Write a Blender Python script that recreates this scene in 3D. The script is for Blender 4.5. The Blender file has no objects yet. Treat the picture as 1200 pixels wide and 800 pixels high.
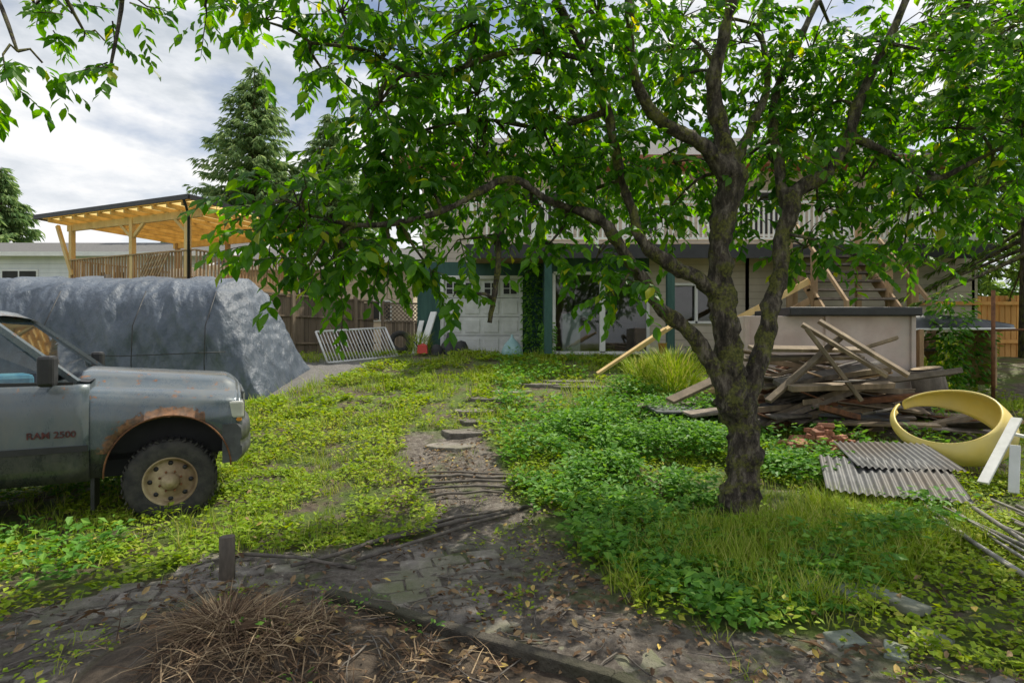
import bpy, math, random
import numpy as np
from mathutils import Vector, Matrix, noise
random.seed(5); rng=np.random.default_rng(7)
scene=bpy.context.scene
CAMZ=1.7; FP=667.0
def at(px,py,Y): return Vector(((px-600)/FP*Y, Y, CAMZ+(400-py)/FP*Y))
# ---------------- noise helper
_lat=rng.random((256,256))
def vnoise(x,y,s,o=0):
    x=np.asarray(x,float)*s+o*17.3+100; y=np.asarray(y,float)*s+o*9.7+100
    xi=np.floor(x).astype(int); yi=np.floor(y).astype(int); fx=x-xi; fy=y-yi
    fx=fx*fx*(3-2*fx); fy=fy*fy*(3-2*fy)
    a=_lat[xi%256,yi%256]; b=_lat[(xi+1)%256,yi%256]; c=_lat[xi%256,(yi+1)%256]; d=_lat[(xi+1)%256,(yi+1)%256]
    return (a*(1-fx)+b*fx)*(1-fy)+(c*(1-fx)+d*fx)*fy
def sstep(a,b,x):
    t=np.clip((x-a)/(b-a),0,1); return t*t*(3-2*t)
def hbase(x,y):
    x=np.asarray(x,float); y=np.asarray(y,float)
    w=sstep(-1.4,-2.8,x)
    st=5.5+2.0*w
    t=np.clip((y-st)/(15.2-st),0,1)
    h=1.33*t**1.1
    m=0.20*np.exp(-(((x+1.35)/0.8)**2+((y-2.95)/0.45)**2))
    return h+m
def hfull(x,y):
    near=1-sstep(14,17,np.asarray(y,float))
    return hbase(x,y)+near*(0.05*(vnoise(x,y,1.1,1)-.5)+0.03*(vnoise(x,y,5,2)-.5)+0.018*(vnoise(x,y,14,3)-.5))
def gz(x,y): return float(hfull(x,y))
def G(px,py):
    for Y in np.arange(2,40,0.02):
        X=(px-600)/FP*Y; z=CAMZ+(400-py)/FP*Y
        if z<=float(hbase(X,Y)): return (X,Y)
    return (X,Y)
def inpoly(x,y,P):
    x=np.asarray(x);y=np.asarray(y);r=np.zeros(x.shape,bool);n=len(P)
    for i in range(n):
        x1,y1=P[i];x2,y2=P[(i+1)%n]
        if y1==y2: continue
        c=((y1>y)!=(y2>y))&(x<(x2-x1)*(y-y1)/(y2-y1)+x1); r^=c
    return r
# ---------------- materials
def newmat(name):
    m=bpy.data.materials.new(name); m.use_nodes=True; nt=m.node_tree; nt.nodes.clear()
    out=nt.nodes.new('ShaderNodeOutputMaterial'); return m,nt,out
def ramp(nt,fac,cols):
    r=nt.nodes.new('ShaderNodeValToRGB'); e=r.color_ramp.elements
    for i,(p,c) in enumerate(cols):
        if i<2: el=e[i]; el.position=p
        else: el=e.new(p)
        el.color=(c[0],c[1],c[2],1)
    nt.links.new(fac,r.inputs[0]); return r.outputs[0]
def noisen(nt,scale,detail=6,stretch=(1,1,1),rough=.6,coord='Object'):
    tc=nt.nodes.new('ShaderNodeTexCoord'); mp=nt.nodes.new('ShaderNodeMapping'); mp.inputs['Scale'].default_value=stretch
    n=nt.nodes.new('ShaderNodeTexNoise'); n.inputs['Scale'].default_value=scale; n.inputs['Detail'].default_value=detail; n.inputs['Roughness'].default_value=rough
    nt.links.new(tc.outputs[coord],mp.inputs[0]); nt.links.new(mp.outputs[0],n.inputs['Vector']); return n.outputs[0]
def math_(nt,op,a,b=None,c=None,clamp=False):
    m=nt.nodes.new('ShaderNodeMath'); m.operation=op; m.use_clamp=clamp
    for i,v in enumerate((a,b,c)):
        if v is None: continue
        if isinstance(v,(int,float)): m.inputs[i].default_value=v
        else: nt.links.new(v,m.inputs[i])
    return m.outputs[0]
def mixc(nt,f,a,b):
    m=nt.nodes.new('ShaderNodeMix'); m.data_type='RGBA'
    for s,v in ((m.inputs[0],f),(m.inputs[6],a),(m.inputs[7],b)):
        if isinstance(v,(int,float)): s.default_value=v
        elif isinstance(v,tuple): s.default_value=(v[0],v[1],v[2],1)
        else: nt.links.new(v,s)
    return m.outputs[2]
def bumpn(nt,h,strength,dist=.02):
    b=nt.nodes.new('ShaderNodeBump'); b.inputs['Strength'].default_value=strength; b.inputs['Distance'].default_value=dist
    nt.links.new(h,b.inputs['Height']); return b.outputs[0]
def prin(nt,out,col,rough=.8,metal=0,normal=None):
    p=nt.nodes.new('ShaderNodeBsdfPrincipled')
    if isinstance(col,tuple): p.inputs['Base Color'].default_value=(*col,1)
    else: nt.links.new(col,p.inputs['Base Color'])
    if isinstance(rough,(int,float)): p.inputs['Roughness'].default_value=rough
    else: nt.links.new(rough,p.inputs['Roughness'])
    p.inputs['Metallic'].default_value=metal
    if normal: nt.links.new(normal,p.inputs['Normal'])
    nt.links.new(p.outputs[0],out.inputs[0]); return p
def pm(name,c1,c2,scale=4,rough=.8,bump=.3,metal=0,stretch=(1,1,1),c3=None,bd=.02,island=0.0,grime=None):
    m,nt,out=newmat(name)
    n=noisen(nt,scale,8,stretch)
    cols=[(.3,c1),(.7,c2)]
    if c3: cols.append((.58,c3))
    col=ramp(nt,n,cols)
    if grime:
        n2=noisen(nt,1.3,5); f=ramp(nt,n2,[(.45,(0,0,0)),(.65,(1,1,1))]); col=mixc(nt,f,col,grime)
    if island>0:
        g=nt.nodes.new('ShaderNodeNewGeometry'); v=math_(nt,'MULTIPLY_ADD',g.outputs['Random Per Island'],island,1-island*.6)
        hs=nt.nodes.new('ShaderNodeHueSaturation'); nt.links.new(v,hs.inputs['Value']); nt.links.new(col,hs.inputs['Color']); col=hs.outputs[0]
    nb=bumpn(nt,noisen(nt,scale*4,8,stretch),bump,bd)
    prin(nt,out,col,rough,metal,nb); return m
def leafmat(name,cols,trans=.45,rough=.5,tcol=1.5,patch=None,spec=.25,hue=.485):
    m,nt,out=newmat(name)
    g=nt.nodes.new('ShaderNodeNewGeometry')
    col=ramp(nt,g.outputs['Random Per Island'],cols)
    if patch:
        f=ramp(nt,noisen(nt,patch[0],3),[(.4,(0,0,0)),(.62,(1,1,1))]); col=mixc(nt,math_(nt,'MULTIPLY',f,patch[2]),col,patch[1])
    p=nt.nodes.new('ShaderNodeBsdfPrincipled'); p.inputs['Roughness'].default_value=rough; p.inputs['Specular IOR Level'].default_value=spec; nt.links.new(col,p.inputs['Base Color'])
    t=nt.nodes.new('ShaderNodeBsdfTranslucent')
    hs=nt.nodes.new('ShaderNodeHueSaturation'); hs.inputs['Value'].default_value=tcol; hs.inputs['Saturation'].default_value=1.1; hs.inputs['Hue'].default_value=hue
    nt.links.new(col,hs.inputs['Color']); nt.links.new(hs.outputs[0],t.inputs[0])
    mx=nt.nodes.new('ShaderNodeMixShader'); mx.inputs[0].default_value=trans
    nt.links.new(p.outputs[0],mx.inputs[1]); nt.links.new(t.outputs[0],mx.inputs[2]); nt.links.new(mx.outputs[0],out.inputs[0]); return m
def glassmat(name,tint=(.6,.68,.68),add=.03):
    m,nt,out=newmat(name)
    t=nt.nodes.new('ShaderNodeBsdfTransparent'); t.inputs[0].default_value=(*tint,1)
    g=nt.nodes.new('ShaderNodeBsdfGlossy'); g.inputs['Roughness'].default_value=.03
    f=nt.nodes.new('ShaderNodeFresnel'); f.inputs[0].default_value=1.5
    mx=nt.nodes.new('ShaderNodeMixShader'); nt.links.new(math_(nt,'ADD',f.outputs[0],add,clamp=True),mx.inputs[0]); nt.links.new(t.outputs[0],mx.inputs[1]); nt.links.new(g.outputs[0],mx.inputs[2])
    nt.links.new(mx.outputs[0],out.inputs[0]); return m
def sidingmat(name,c1,c2,pitch=.16,vertical=False):
    m,nt,out=newmat(name)
    tc=nt.nodes.new('ShaderNodeTexCoord'); sp=nt.nodes.new('ShaderNodeSeparateXYZ'); nt.links.new(tc.outputs['Object'],sp.inputs[0])
    z=math_(nt,'FRACT',math_(nt,'DIVIDE',sp.outputs['X' if vertical else 'Z'],pitch))
    line=ramp(nt,z,[(0.0,(.35,.35,.35)),(.1,(1,1,1))])
    col=ramp(nt,noisen(nt,2,6,(1,1,.3)),[(.3,c1),(.7,c2)])
    mm=nt.nodes.new('ShaderNodeMix'); mm.data_type='RGBA'; mm.blend_type='MULTIPLY'; mm.inputs[0].default_value=.7
    nt.links.new(col,mm.inputs[6]); nt.links.new(line,mm.inputs[7])
    prin(nt,out,mm.outputs[2],.75,0,bumpn(nt,math_(nt,'SUBTRACT',1.0,z),.8,.02)); return m
# ---------------- builder
class B:
    def __init__(s): s.v=[];s.f=[];s.m=[];s.mats=[];s.sm=[]
    def mi(s,mat):
        if mat not in s.mats: s.mats.append(mat)
        return s.mats.index(mat)
    def addf(s,f,mat,sm=False): s.f.append(f); s.m.append(s.mi(mat)); s.sm.append(sm)
    def box(s,c,size,mat,R=None,taper=1.0):
        i=len(s.v); c=Vector(c)
        for dz in (-.5,.5):
            k=taper if dz>0 else 1
            for dx,dy in ((-.5,-.5),(.5,-.5),(.5,.5),(-.5,.5)):
                p=Vector((dx*size[0]*k,dy*size[1]*k,dz*size[2]))
                if R is not None: p=R@p
                s.v.append(c+p)
        for f in ((0,3,2,1),(4,5,6,7),(0,1,5,4),(1,2,6,5),(2,3,7,6),(3,0,4,7)): s.addf([i+a for a in f],mat)
    def beam(s,p0,p1,w,h,mat,roll=0):
        p0=Vector(p0);p1=Vector(p1); d=p1-p0; L=d.length; x=d.normalized(); up=Vector((0,0,1))
        y=up.cross(x)
        if y.length<.05: y=Vector((0,1,0))
        y.normalize(); z=x.cross(y); R=Matrix((x,y,z)).transposed()
        if roll: R=R@Matrix.Rotation(roll,3,'X')
        s.box((p0+p1)/2,(L,w,h),mat,R)
    def poly(s,pts,mat):
        i=len(s.v); s.v+= [Vector(p) for p in pts]; s.addf(list(range(i,i+len(pts))),mat)
    def tube(s,pts,rad,mat,n=8,amp=0,nf=3,caps=True):
        pts=[Vector(p) for p in pts]; i0=len(s.v); N=len(pts); prev=None
        for k,p in enumerate(pts):
            d=(pts[min(k+1,N-1)]-pts[max(k-1,0)]).normalized()
            if prev is None:
                a=Vector((1,0,0)) if abs(d.x)<.8 else Vector((0,1,0)); u=a-d*a.dot(d)
            else: u=prev-d*prev.dot(d)
            u.normalize(); prev=u; w=d.cross(u); r=rad[k] if hasattr(rad,'__len__') else rad
            for j in range(n):
                a=2*math.pi*j/n; q=p+(u*math.cos(a)+w*math.sin(a))*r
                if amp: q=p+(q-p)*(1+amp*noise.noise(q*nf)+amp*.8*noise.noise(q*nf*3.3))
                s.v.append(q)
        for k in range(N-1):
            for j in range(n):
                a=i0+k*n+j; b=i0+k*n+(j+1)%n; s.addf([a,b,b+n,a+n],mat,True)
        if caps:
            s.addf([i0+j for j in range(n)][::-1],mat); s.addf([i0+(N-1)*n+j for j in range(n)],mat)
    def lathe(s,prof,c,axis,mat,n=32,a0=0,a1=2*math.pi):
        c=Vector(c); axis=Vector(axis).normalized(); a=Vector((0,0,1)) if abs(axis.z)<.8 else Vector((1,0,0))
        u=(a-axis*a.dot(axis)).normalized(); w=axis.cross(u); i0=len(s.v); N=len(prof)
        full=abs(a1-a0-2*math.pi)<1e-6; m=n if full else n+1
        for j in range(m):
            t=a0+(a1-a0)*j/n
            for r,h in prof: s.v.append(c+axis*h+(u*math.cos(t)+w*math.sin(t))*r)
        for j in range(n):
            j2=(j+1)%m
            for k in range(N-1): s.addf([i0+j*N+k,i0+j2*N+k,i0+j2*N+k+1,i0+j*N+k+1],mat,True)
    def grid(s,P,mat,sm=True):
        i0=len(s.v); nu=len(P); nv=len(P[0])
        for r in P: s.v+=[Vector(p) for p in r]
        for a in range(nu-1):
            for b in range(nv-1): s.addf([i0+a*nv+b,i0+(a+1)*nv+b,i0+(a+1)*nv+b+1,i0+a*nv+b+1],mat,sm)
    def obj(s,name,parent=None,bevel=0,keep=False,segs=2):
        me=bpy.data.meshes.new(name)
        if keep: loc=Vector((0,0,0))
        else:
            xs=[p[0] for p in s.v]; ys=[p[1] for p in s.v]; zs=[p[2] for p in s.v]
            loc=Vector(((min(xs)+max(xs))/2,(min(ys)+max(ys))/2,min(zs)))
        me.from_pydata([tuple(Vector(p)-loc) for p in s.v],[],s.f)
        for m in s.mats: me.materials.append(m)
        me.polygons.foreach_set('material_index',s.m); me.polygons.foreach_set('use_smooth',s.sm); me.update()
        o=bpy.data.objects.new(name,me); scene.collection.objects.link(o); o.location=loc
        if parent:
            o.parent=parent
            if not keep: o.matrix_parent_inverse=Matrix.Translation(-parent.location)
        if bevel:
            b=o.modifiers.new('b','BEVEL'); b.width=bevel; b.segments=segs; b.limit_method='ANGLE'; b.angle_limit=.8
        return o
def empty(name,loc=(0,0,0),rz=0):
    o=bpy.data.objects.new(name,None); o.location=loc; o.rotation_euler=(0,0,rz); o.empty_display_size=.2; scene.collection.objects.link(o); return o
def trimesh(name,V,F,mat,parent=None,smooth=False):
    V=np.ascontiguousarray(V,dtype=np.float32).reshape(-1,3); F=np.ascontiguousarray(F,dtype=np.int32).reshape(-1,3)
    me=bpy.data.meshes.new(name); me.vertices.add(len(V)); me.vertices.foreach_set('co',V.ravel())
    me.loops.add(F.size); me.loops.foreach_set('vertex_index',F.ravel())
    me.polygons.add(len(F)); me.polygons.foreach_set('loop_start',np.arange(0,F.size,3,dtype=np.int32))
    me.polygons.foreach_set('use_smooth',np.full(len(F),smooth,dtype=bool))
    me.update(calc_edges=True); me.validate(); me.materials.append(mat)
    o=bpy.data.objects.new(name,me); scene.collection.objects.link(o)
    if parent:
        o.parent=parent; o.matrix_parent_inverse=Matrix.Translation(-parent.location)
    return o
LEAF=(np.array([(0,0,0),(.22,.17,.03),(.60,.23,.05),(1,0,-.14),(.60,-.23,.05),(.22,-.17,.03),(.3,0,-.02),(.68,0,-.05)]),
      np.array([(0,6,1),(0,5,6),(6,7,2),(6,2,1),(6,5,4),(6,4,7),(7,3,2),(7,4,3)]))
WEED=(np.array([(0,0,0),(.5,.3,.06),(1,0,-.08),(.5,-.3,.06)]),np.array([(0,2,1),(0,3,2)]))
BLADE=(np.array([(0,.5,0),(0,-.5,0),(.5,-.35,.0),(.5,.35,.0),(1,0,-.18)]),np.array([(0,1,2),(0,2,3),(3,2,4)]))
def place(T,O,D,N,S,W=None):
    D=D/np.linalg.norm(D,axis=1,keepdims=True); Y=np.cross(N,D); Y/=np.linalg.norm(Y,axis=1,keepdims=True)+1e-9; Z=np.cross(D,Y)
    W=S if W is None else W
    v,f=T; n=len(O);k=len(v)
    P=O[:,None,:]+v[None,:,0:1]*(D*S[:,None])[:,None,:]+v[None,:,1:2]*(Y*W[:,None])[:,None,:]+v[None,:,2:3]*(Z*S[:,None])[:,None,:]
    F=f[None]+ (np.arange(n)*k)[:,None,None]
    return P.reshape(-1,3),F.reshape(-1,3)
def rdir(n): 
    v=rng.normal(size=(n,3)); return v/np.linalg.norm(v,axis=1,keepdims=True)
class Acc:
    def __init__(s): s.V=[];s.F=[];s.n=0
    def add(s,V,F): s.V.append(V); s.F.append(F+s.n); s.n+=len(V)
    def obj(s,name,mat,parent=None): return trimesh(name,np.concatenate(s.V),np.concatenate(s.F),mat,parent)

def barkmat():
    m,nt,out=newmat('bark_moss')
    n=noisen(nt,14,9,(1,1,.35),.75); col=ramp(nt,n,[(.36,(.015,.011,.008)),(.5,(.09,.07,.054)),(.64,(.32,.27,.21))])
    n2=noisen(nt,5,7,(1,1,1),.7); f=ramp(nt,n2,[(.49,(0,0,0)),(.57,(1,1,1))]); mo=ramp(nt,noisen(nt,40,4),[(.35,(.06,.07,.012)),(.65,(.28,.28,.05))])
    col=mixc(nt,math_(nt,'MULTIPLY',f,.75),col,mo)
    prin(nt,out,col,.9,0,bumpn(nt,noisen(nt,20,10,(1,1,.3),.75),1.0,.08)); return m
M_bark=barkmat()
M_leaf=leafmat('cherry_leaf',[(0,(.03,.10,.010)),(.4,(.06,.165,.014)),(.85,(.10,.23,.02)),(.97,(.17,.30,.02)),(1,(.42,.38,.03))],.56,.40,2.3,None,.4,.49)
M_weed=leafmat('groundcover_leaf',[(0,(.16,.27,.012)),(.5,(.30,.42,.03)),(.9,(.43,.51,.05)),(1,(.52,.47,.10))],.35,.6,1.35,patch=(.55,(.17,.31,.015),.6))
M_lush=leafmat('lush_leaf',[(0,(.06,.18,.025)),(.5,(.12,.29,.04)),(1,(.22,.41,.06))],.38,.5,1.5)
M_blade=leafmat('grass_blade',[(0,(.16,.27,.015)),(.6,(.30,.42,.04)),(1,(.48,.46,.14))],.3,.6,1.3)
M_straw=leafmat('dead_straw',[(0,(.05,.03,.02)),(.5,(.19,.12,.07)),(1,(.48,.36,.22))],.12,.8,1.2,hue=.5)
M_litter=leafmat('leaf_litter',[(0,(.06,.035,.02)),(.55,(.18,.11,.06)),(.9,(.36,.25,.13)),(1,(.68,.50,.12))],.12,.75,1.2,hue=.5)
M_fir=leafmat('fir_needles',[(0,(.10,.19,.07)),(.6,(.22,.33,.13)),(1,(.36,.46,.19))],.4,.7,1.4)
M_cedar=leafmat('cedar_needles',[(0,(.05,.12,.025)),(.6,(.12,.22,.035)),(1,(.22,.33,.06))],.4,.6,1.7)
M_oldwood=pm('weathered_wood',(.12,.092,.06),(.42,.33,.22),5,.85,.5,0,(1,1,.12),(.25,.19,.13),.01,.6)
M_greywood=pm('grey_lumber',(.10,.08,.065),(.38,.32,.26),6,.85,.5,0,(1,1,1),(.2,.165,.135),.01,.8)
M_newwood=pm('new_timber',(.55,.36,.13),(.76,.55,.25),4,.6,.2,0,(1,1,.3),None,.005,.2)
M_deckwood=pm('deck_wood',(.26,.16,.08),(.50,.34,.19),5,.8,.3,0,(1,1,.3),None,.005,.35)
M_orange=pm('cedar_fence_wood',(.60,.27,.06),(.78,.42,.13),4,.7,.3,0,(1,1,.2),None,.01,.35)
M_white=pm('white_paint',(.70,.70,.68),(.82,.82,.80),3,.5,.1)
M_whitedirty=pm('dirty_white_paint',(.62,.62,.60),(.80,.80,.78),3,.6,.2,grime=(.55,.55,.51))
M_green=pm('dark_green_wood',(.02,.065,.055),(.05,.12,.10),6,.8,.3,stretch=(1,1,.2))
M_black=pm('black_trim',(.012,.012,.013),(.03,.03,.032),5,.5,.15)
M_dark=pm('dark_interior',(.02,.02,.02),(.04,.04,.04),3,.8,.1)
M_rubber=pm('tyre_rubber',(.022,.022,.022),(.07,.065,.055),12,.85,.4)
M_pipe=pm('dirty_pipe',(.12,.11,.10),(.38,.36,.33),8,.55,.2,.1,(1,1,1),None,.01,.7)
M_darkpipe=pm('dark_pole',(.04,.035,.03),(.2,.17,.14),8,.7,.3)
M_galv=pm('corrugated_metal',(.09,.09,.09),(.20,.20,.20),5,.6,.15,.2,grime=(.12,.10,.08))
M_rust=pm('rust',(.07,.03,.015),(.26,.11,.045),10,.85,.4)
M_paver=pm('mossy_paver',(.12,.105,.088),(.42,.38,.33),9,.75,.8,0,(1,1,1),(.24,.21,.185),.03,.6,grime=(.14,.145,.08))
M_roof=pm('roof_shingle',(.09,.09,.09),(.18,.175,.17),14,.9,.6)
M_redroof=pm('brown_fascia',(.2,.075,.04),(.32,.14,.08),6,.8,.3)
M_glass=glassmat('window_glass',(.62,.70,.70),.05)
M_carglass=glassmat('car_glass',(.6,.7,.7),.04)
M_sid_white=sidingmat('white_siding',(.62,.65,.68),(.76,.78,.8),.2)
M_sid_beige=sidingmat('beige_siding',(.42,.37,.29),(.54,.48,.39),.18)
M_sid_peach=sidingmat('tan_siding',(.55,.45,.34),(.68,.58,.45),.2)

# ---------------- regions (world XY)
path=[G(-250,840),G(-120,760),G(0,722),G(130,688),G(250,655),G(420,641),G(500,632),G(512,600),G(500,562),G(466,530),G(475,505),G(560,505),G(585,545),G(600,580),G(622,612),G(690,672),G(780,735),G(950,742),G(1060,765),G(1250,800),(3.2,2.2),(-.2,2.2),G(700,800),G(400,710),G(300,698),G(180,720),G(90,800),(-3.2,2.0)]
path_pav=[G(-250,840),G(-120,760),G(0,722),G(130,688),G(250,655),G(420,641),G(505,640),G(622,625),G(690,672),G(780,735),G(950,742),G(1060,765),G(1250,800),(3.2,2.2),(-.2,2.2),G(700,800),G(400,710),G(300,698),G(180,720),G(90,800),(-3.2,2.0)]
bed=[G(90,800),G(180,720),G(300,698),G(400,710),G(700,800),(-.2,2.2),(-2.6,2.2)]
gravel=[G(290,432),G(430,418),G(520,417),G(520,422),G(440,425),G(400,440),G(310,468),G(260,470)]
dirtR=[G(900,480),G(980,455),G(1200,460),G(1200,560),G(1100,560),G(960,520)]
lushP=[G(590,540),G(640,500),G(740,462),G(840,480),G(900,520),G(1000,560),G(1130,610),G(1060,660),G(960,730),G(850,735),G(760,712),G(700,670),G(640,610)]
trampled=[G(620,447),G(760,440),G(770,462),G(620,462)]
# ---------------- ground
def axis(lo,hi,st,far):
    a=list(np.arange(lo,hi,st)); s=st; x=hi
    up=[]
    while x<far: up.append(x); s*=1.35; x+=s
    s=st; x=lo-st; dn=[]
    while x>-far: dn.append(x); s*=1.35; x-=s
    return np.array(dn[::-1]+a+up)
gx=axis(-6,7,.055,420); gy=axis(2,10,.055,420)
X,Y=np.meshgrid(gx,gy,indexing='ij'); Z=hfull(X,Y)
pm_=inpoly(X,Y,path).astype(float); gm=inpoly(X,Y,gravel).astype(float); bd=(inpoly(X,Y,bed)|inpoly(X,Y,dirtR)).astype(float)
nu,nv=X.shape
me=bpy.data.meshes.new('ground'); V=np.stack([X,Y,Z],-1).reshape(-1,3).astype(np.float32)
idx=np.arange(nu*nv).reshape(nu,nv); F=np.stack([idx[:-1,:-1],idx[1:,:-1],idx[1:,1:],idx[:-1,1:]],-1).reshape(-1,4)
me.vertices.add(len(V)); me.vertices.foreach_set('co',V.ravel()); me.loops.add(F.size); me.loops.foreach_set('vertex_index',F.ravel().astype(np.int32))
me.polygons.add(len(F)); me.polygons.foreach_set('loop_start',np.arange(0,F.size,4,dtype=np.int32)); me.polygons.foreach_set('use_smooth',np.ones(len(F),bool)); me.update(calc_edges=True)
at_=me.color_attributes.new('mask','FLOAT_COLOR','POINT'); at_.data.foreach_set('color',np.stack([pm_,gm,bd,np.ones_like(bd)],-1).reshape(-1).astype(np.float32))
m,nt,out=newmat('ground_soil')
vc=nt.nodes.new('ShaderNodeVertexColor'); vc.layer_name='mask'; sp=nt.nodes.new('ShaderNodeSeparateColor'); nt.links.new(vc.outputs[0],sp.inputs[0])
soil=ramp(nt,noisen(nt,9,10,rough=.75),[(.3,(.06,.045,.032)),(.5,(.18,.135,.095)),(.7,(.36,.28,.20))])
moss=ramp(nt,noisen(nt,20,6),[(.3,(.08,.14,.015)),(.7,(.22,.30,.05))])
mud=ramp(nt,noisen(nt,11,10,rough=.8),[(.34,(.07,.055,.043)),(.5,(.24,.20,.165)),(.66,(.48,.43,.37))])
grav=ramp(nt,noisen(nt,50,6),[(.3,(.16,.15,.14)),(.7,(.36,.34,.32))])
f=ramp(nt,noisen(nt,2.2,5),[(.40,(0,0,0)),(.56,(1,1,1))])
base=mixc(nt,f,soil,moss); base=mixc(nt,sp.outputs[0],base,mud)
gr2=ramp(nt,noisen(nt,1.5,4),[(.54,(0,0,0)),(.64,(.6,.6,.6))])
base=mixc(nt,math_(nt,'MULTIPLY',gr2,sp.outputs[0]),base,moss)
base=mixc(nt,sp.outputs[1],base,grav); base=mixc(nt,sp.outputs[2],base,soil)
rg=ramp(nt,noisen(nt,1.8,5),[(.4,(.45,.45,.45)),(.6,(.95,.95,.95))])
prin(nt,out,base,rg,0,bumpn(nt,noisen(nt,22,12,rough=.85),1.0,.09)); me.materials.append(m)
og=bpy.data.objects.new('ground',me); scene.collection.objects.link(og)

# ---------------- ground vegetation
def pts_in(x0,x1,y0,y1,dens):
    n=int((x1-x0)*(y1-y0)*dens); return rng.uniform(x0,x1,n),rng.uniform(y0,y1,n)
def plants(acc,x,y,H,nl,ll,spread,T=WEED,tilt=.4,up=.2):
    n=len(x); k=nl; xx=np.repeat(x,k);yy=np.repeat(y,k); h=np.repeat(H,k)*rng.random(n*k)**.7
    a=rng.uniform(0,2*np.pi,n*k); r=spread*rng.random(n*k)**.5
    ox=xx+np.cos(a)*r; oy=yy+np.sin(a)*r; O=np.stack([ox,oy,hfull(ox,oy)+h+.005],1)
    D=np.stack([np.cos(a),np.sin(a),rng.normal(up,.3,n*k)],1); N=np.stack([rng.normal(0,tilt,n*k),rng.normal(0,tilt,n*k),np.ones(n*k)],1)
    s=ll*rng.uniform(.5,1.4,n*k)
    acc.add(*place(T,O,D,N,s))
def notpath(x,y): return ~(inpoly(x,y,path)|inpoly(x,y,gravel)|inpoly(x,y,bed))
def lawnmask(x,y):
    d=np.abs(x-(-.95-.05*(y-7)))
    return ~((d<.55)&(y>6)&(y<13.5)&(rng.random(len(x))<.68))
A=Acc()
for (y0,y1,d,nl,ll) in ((2.6,7,130,12,.05),(7,10,85,12,.06),(10,15.6,45,12,.085)):
    x,y=pts_in(-9,9.5,y0,y1,d)
    cl=vnoise(x,y,.9,5)*.45+vnoise(x,y,2.6,6)*.55
    vis=np.abs(x)<y*.93+.6
    k=vis&notpath(x,y)&(rng.random(len(x))<np.clip((cl-.33)*4,0.04,1))&lawnmask(x,y)
    k&=~(inpoly(x,y,dirtR)&(rng.random(len(x))<.6)); k&=~(inpoly(x,y,trampled)&(rng.random(len(x))<.85))
    x=x[k];y=y[k]
    plants(A,x,y,.02+.15*vnoise(x,y,1.7,8)**1.4,nl,ll,.09)
x,y=pts_in(-4,4,2.4,8,60); k=inpoly(x,y,path)&(vnoise(x,y,1.7,11)>.70); plants(A,x[k],y[k],np.full(k.sum(),.03),8,.03,.06)
A.obj('groundcover_weeds',M_weed)
A=Acc()
x,y=pts_in(-2,6,3,11,50); k=inpoly(x,y,lushP)&(vnoise(x,y,1.3,9)>.34); x=x[k];y=y[k]
plants(A,x,y,.06+.50*vnoise(x,y,1.3,12)**1.6,32,.072,.13,up=.1)
x,y=pts_in(-5.5,-2,4.0,7.5,30); k=notpath(x,y)&(vnoise(x,y,1.1,14)>.5)&(x<-.62*y+.4); plants(A,x[k],y[k],.06+.16*rng.random(k.sum()),16,.07,.12)
x,y=pts_in(-1.5,8,7,14.5,13); k=notpath(x,y)&(vnoise(x,y,.8,15)>.56)&(x>-.02*y)&~inpoly(x,y,trampled); plants(A,x[k],y[k],.1+.3*rng.random(k.sum()),26,.085,.16)
x,y=pts_in(-3.0,-.2,2.4,3.7,10); k=inpoly(x,y,bed)&(vnoise(x,y,1.8,19)>.6); plants(A,x[k],y[k],.04+.1*rng.random(k.sum()),12,.03,.08)
A.obj('lush_weeds',M_lush)
A=Acc()
def blades(acc,x,y,n,l0,l1,w,lean=.5,spread=.05):
    k=len(x)*n; xx=np.repeat(x,n)+rng.normal(0,spread,k); yy=np.repeat(y,n)+rng.normal(0,spread,k)
    O=np.stack([xx,yy,hfull(xx,yy)-.01],1); a=rng.uniform(0,2*np.pi,k)
    D=np.stack([np.cos(a)*lean*rng.random(k),np.sin(a)*lean*rng.random(k),np.ones(k)],1); N=np.stack([-np.cos(a),-np.sin(a),np.full(k,.3)],1)
    s=rng.uniform(l0,l1,k); acc.add(*place(BLADE,O,D,N,s,np.full(k,w)))
fe=[G(690,640),G(760,600),G(840,625),G(960,590),G(1110,590),G(1150,640),G(1040,690),G(960,735),G(850,735),G(740,705)]
x,y=pts_in(0,6,3,7,95); k=inpoly(x,y,fe)&(vnoise(x,y,1.6,21)>.3); blades(A,x[k],y[k],26,.12,.32,.007,1.0,.06)
x,y=pts_in(-8,8,3.2,9,26); k=notpath(x,y)&(vnoise(x,y,1.2,22)>.42); blades(A,x[k],y[k],14,.06,.2,.008,.9)
x,y=pts_in(-8,9,9,15.5,14); k=notpath(x,y)&(vnoise(x,y,.9,23)>.42); blades(A,x[k],y[k],14,.1,.32,.014,.9,.1)
x,y=pts_in(-4,4,2.4,7.5,25); k=inpoly(x,y,path)&(vnoise(x,y,2.2,31)>.72); blades(A,x[k],y[k],10,.04,.12,.006,1.2)
A.obj('tall_grass',M_blade)
A=Acc(); n=3600
x=rng.normal(-1.35,.48,n); y=rng.normal(2.98,.26,n); k=inpoly(x,y,bed)&(vnoise(x,y,2.5,33)>.34); x=x[k];y=y[k]; n=len(x)
a=rng.uniform(0,2*np.pi,n); O=np.stack([x,y,hfull(x,y)+rng.uniform(0,.04,n)],1)
D=np.stack([np.cos(a),np.sin(a),rng.normal(.05,.3,n)],1); N=np.stack([rng.normal(0,.3,n),rng.normal(0,.3,n),np.ones(n)],1)
A.add(*place(BLADE,O,D,N,rng.uniform(.06,.30,n),rng.uniform(.003,.009,n)))
n=800; a=rng.uniform(0,2*np.pi,n); r=rng.random(n)*.22
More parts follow.
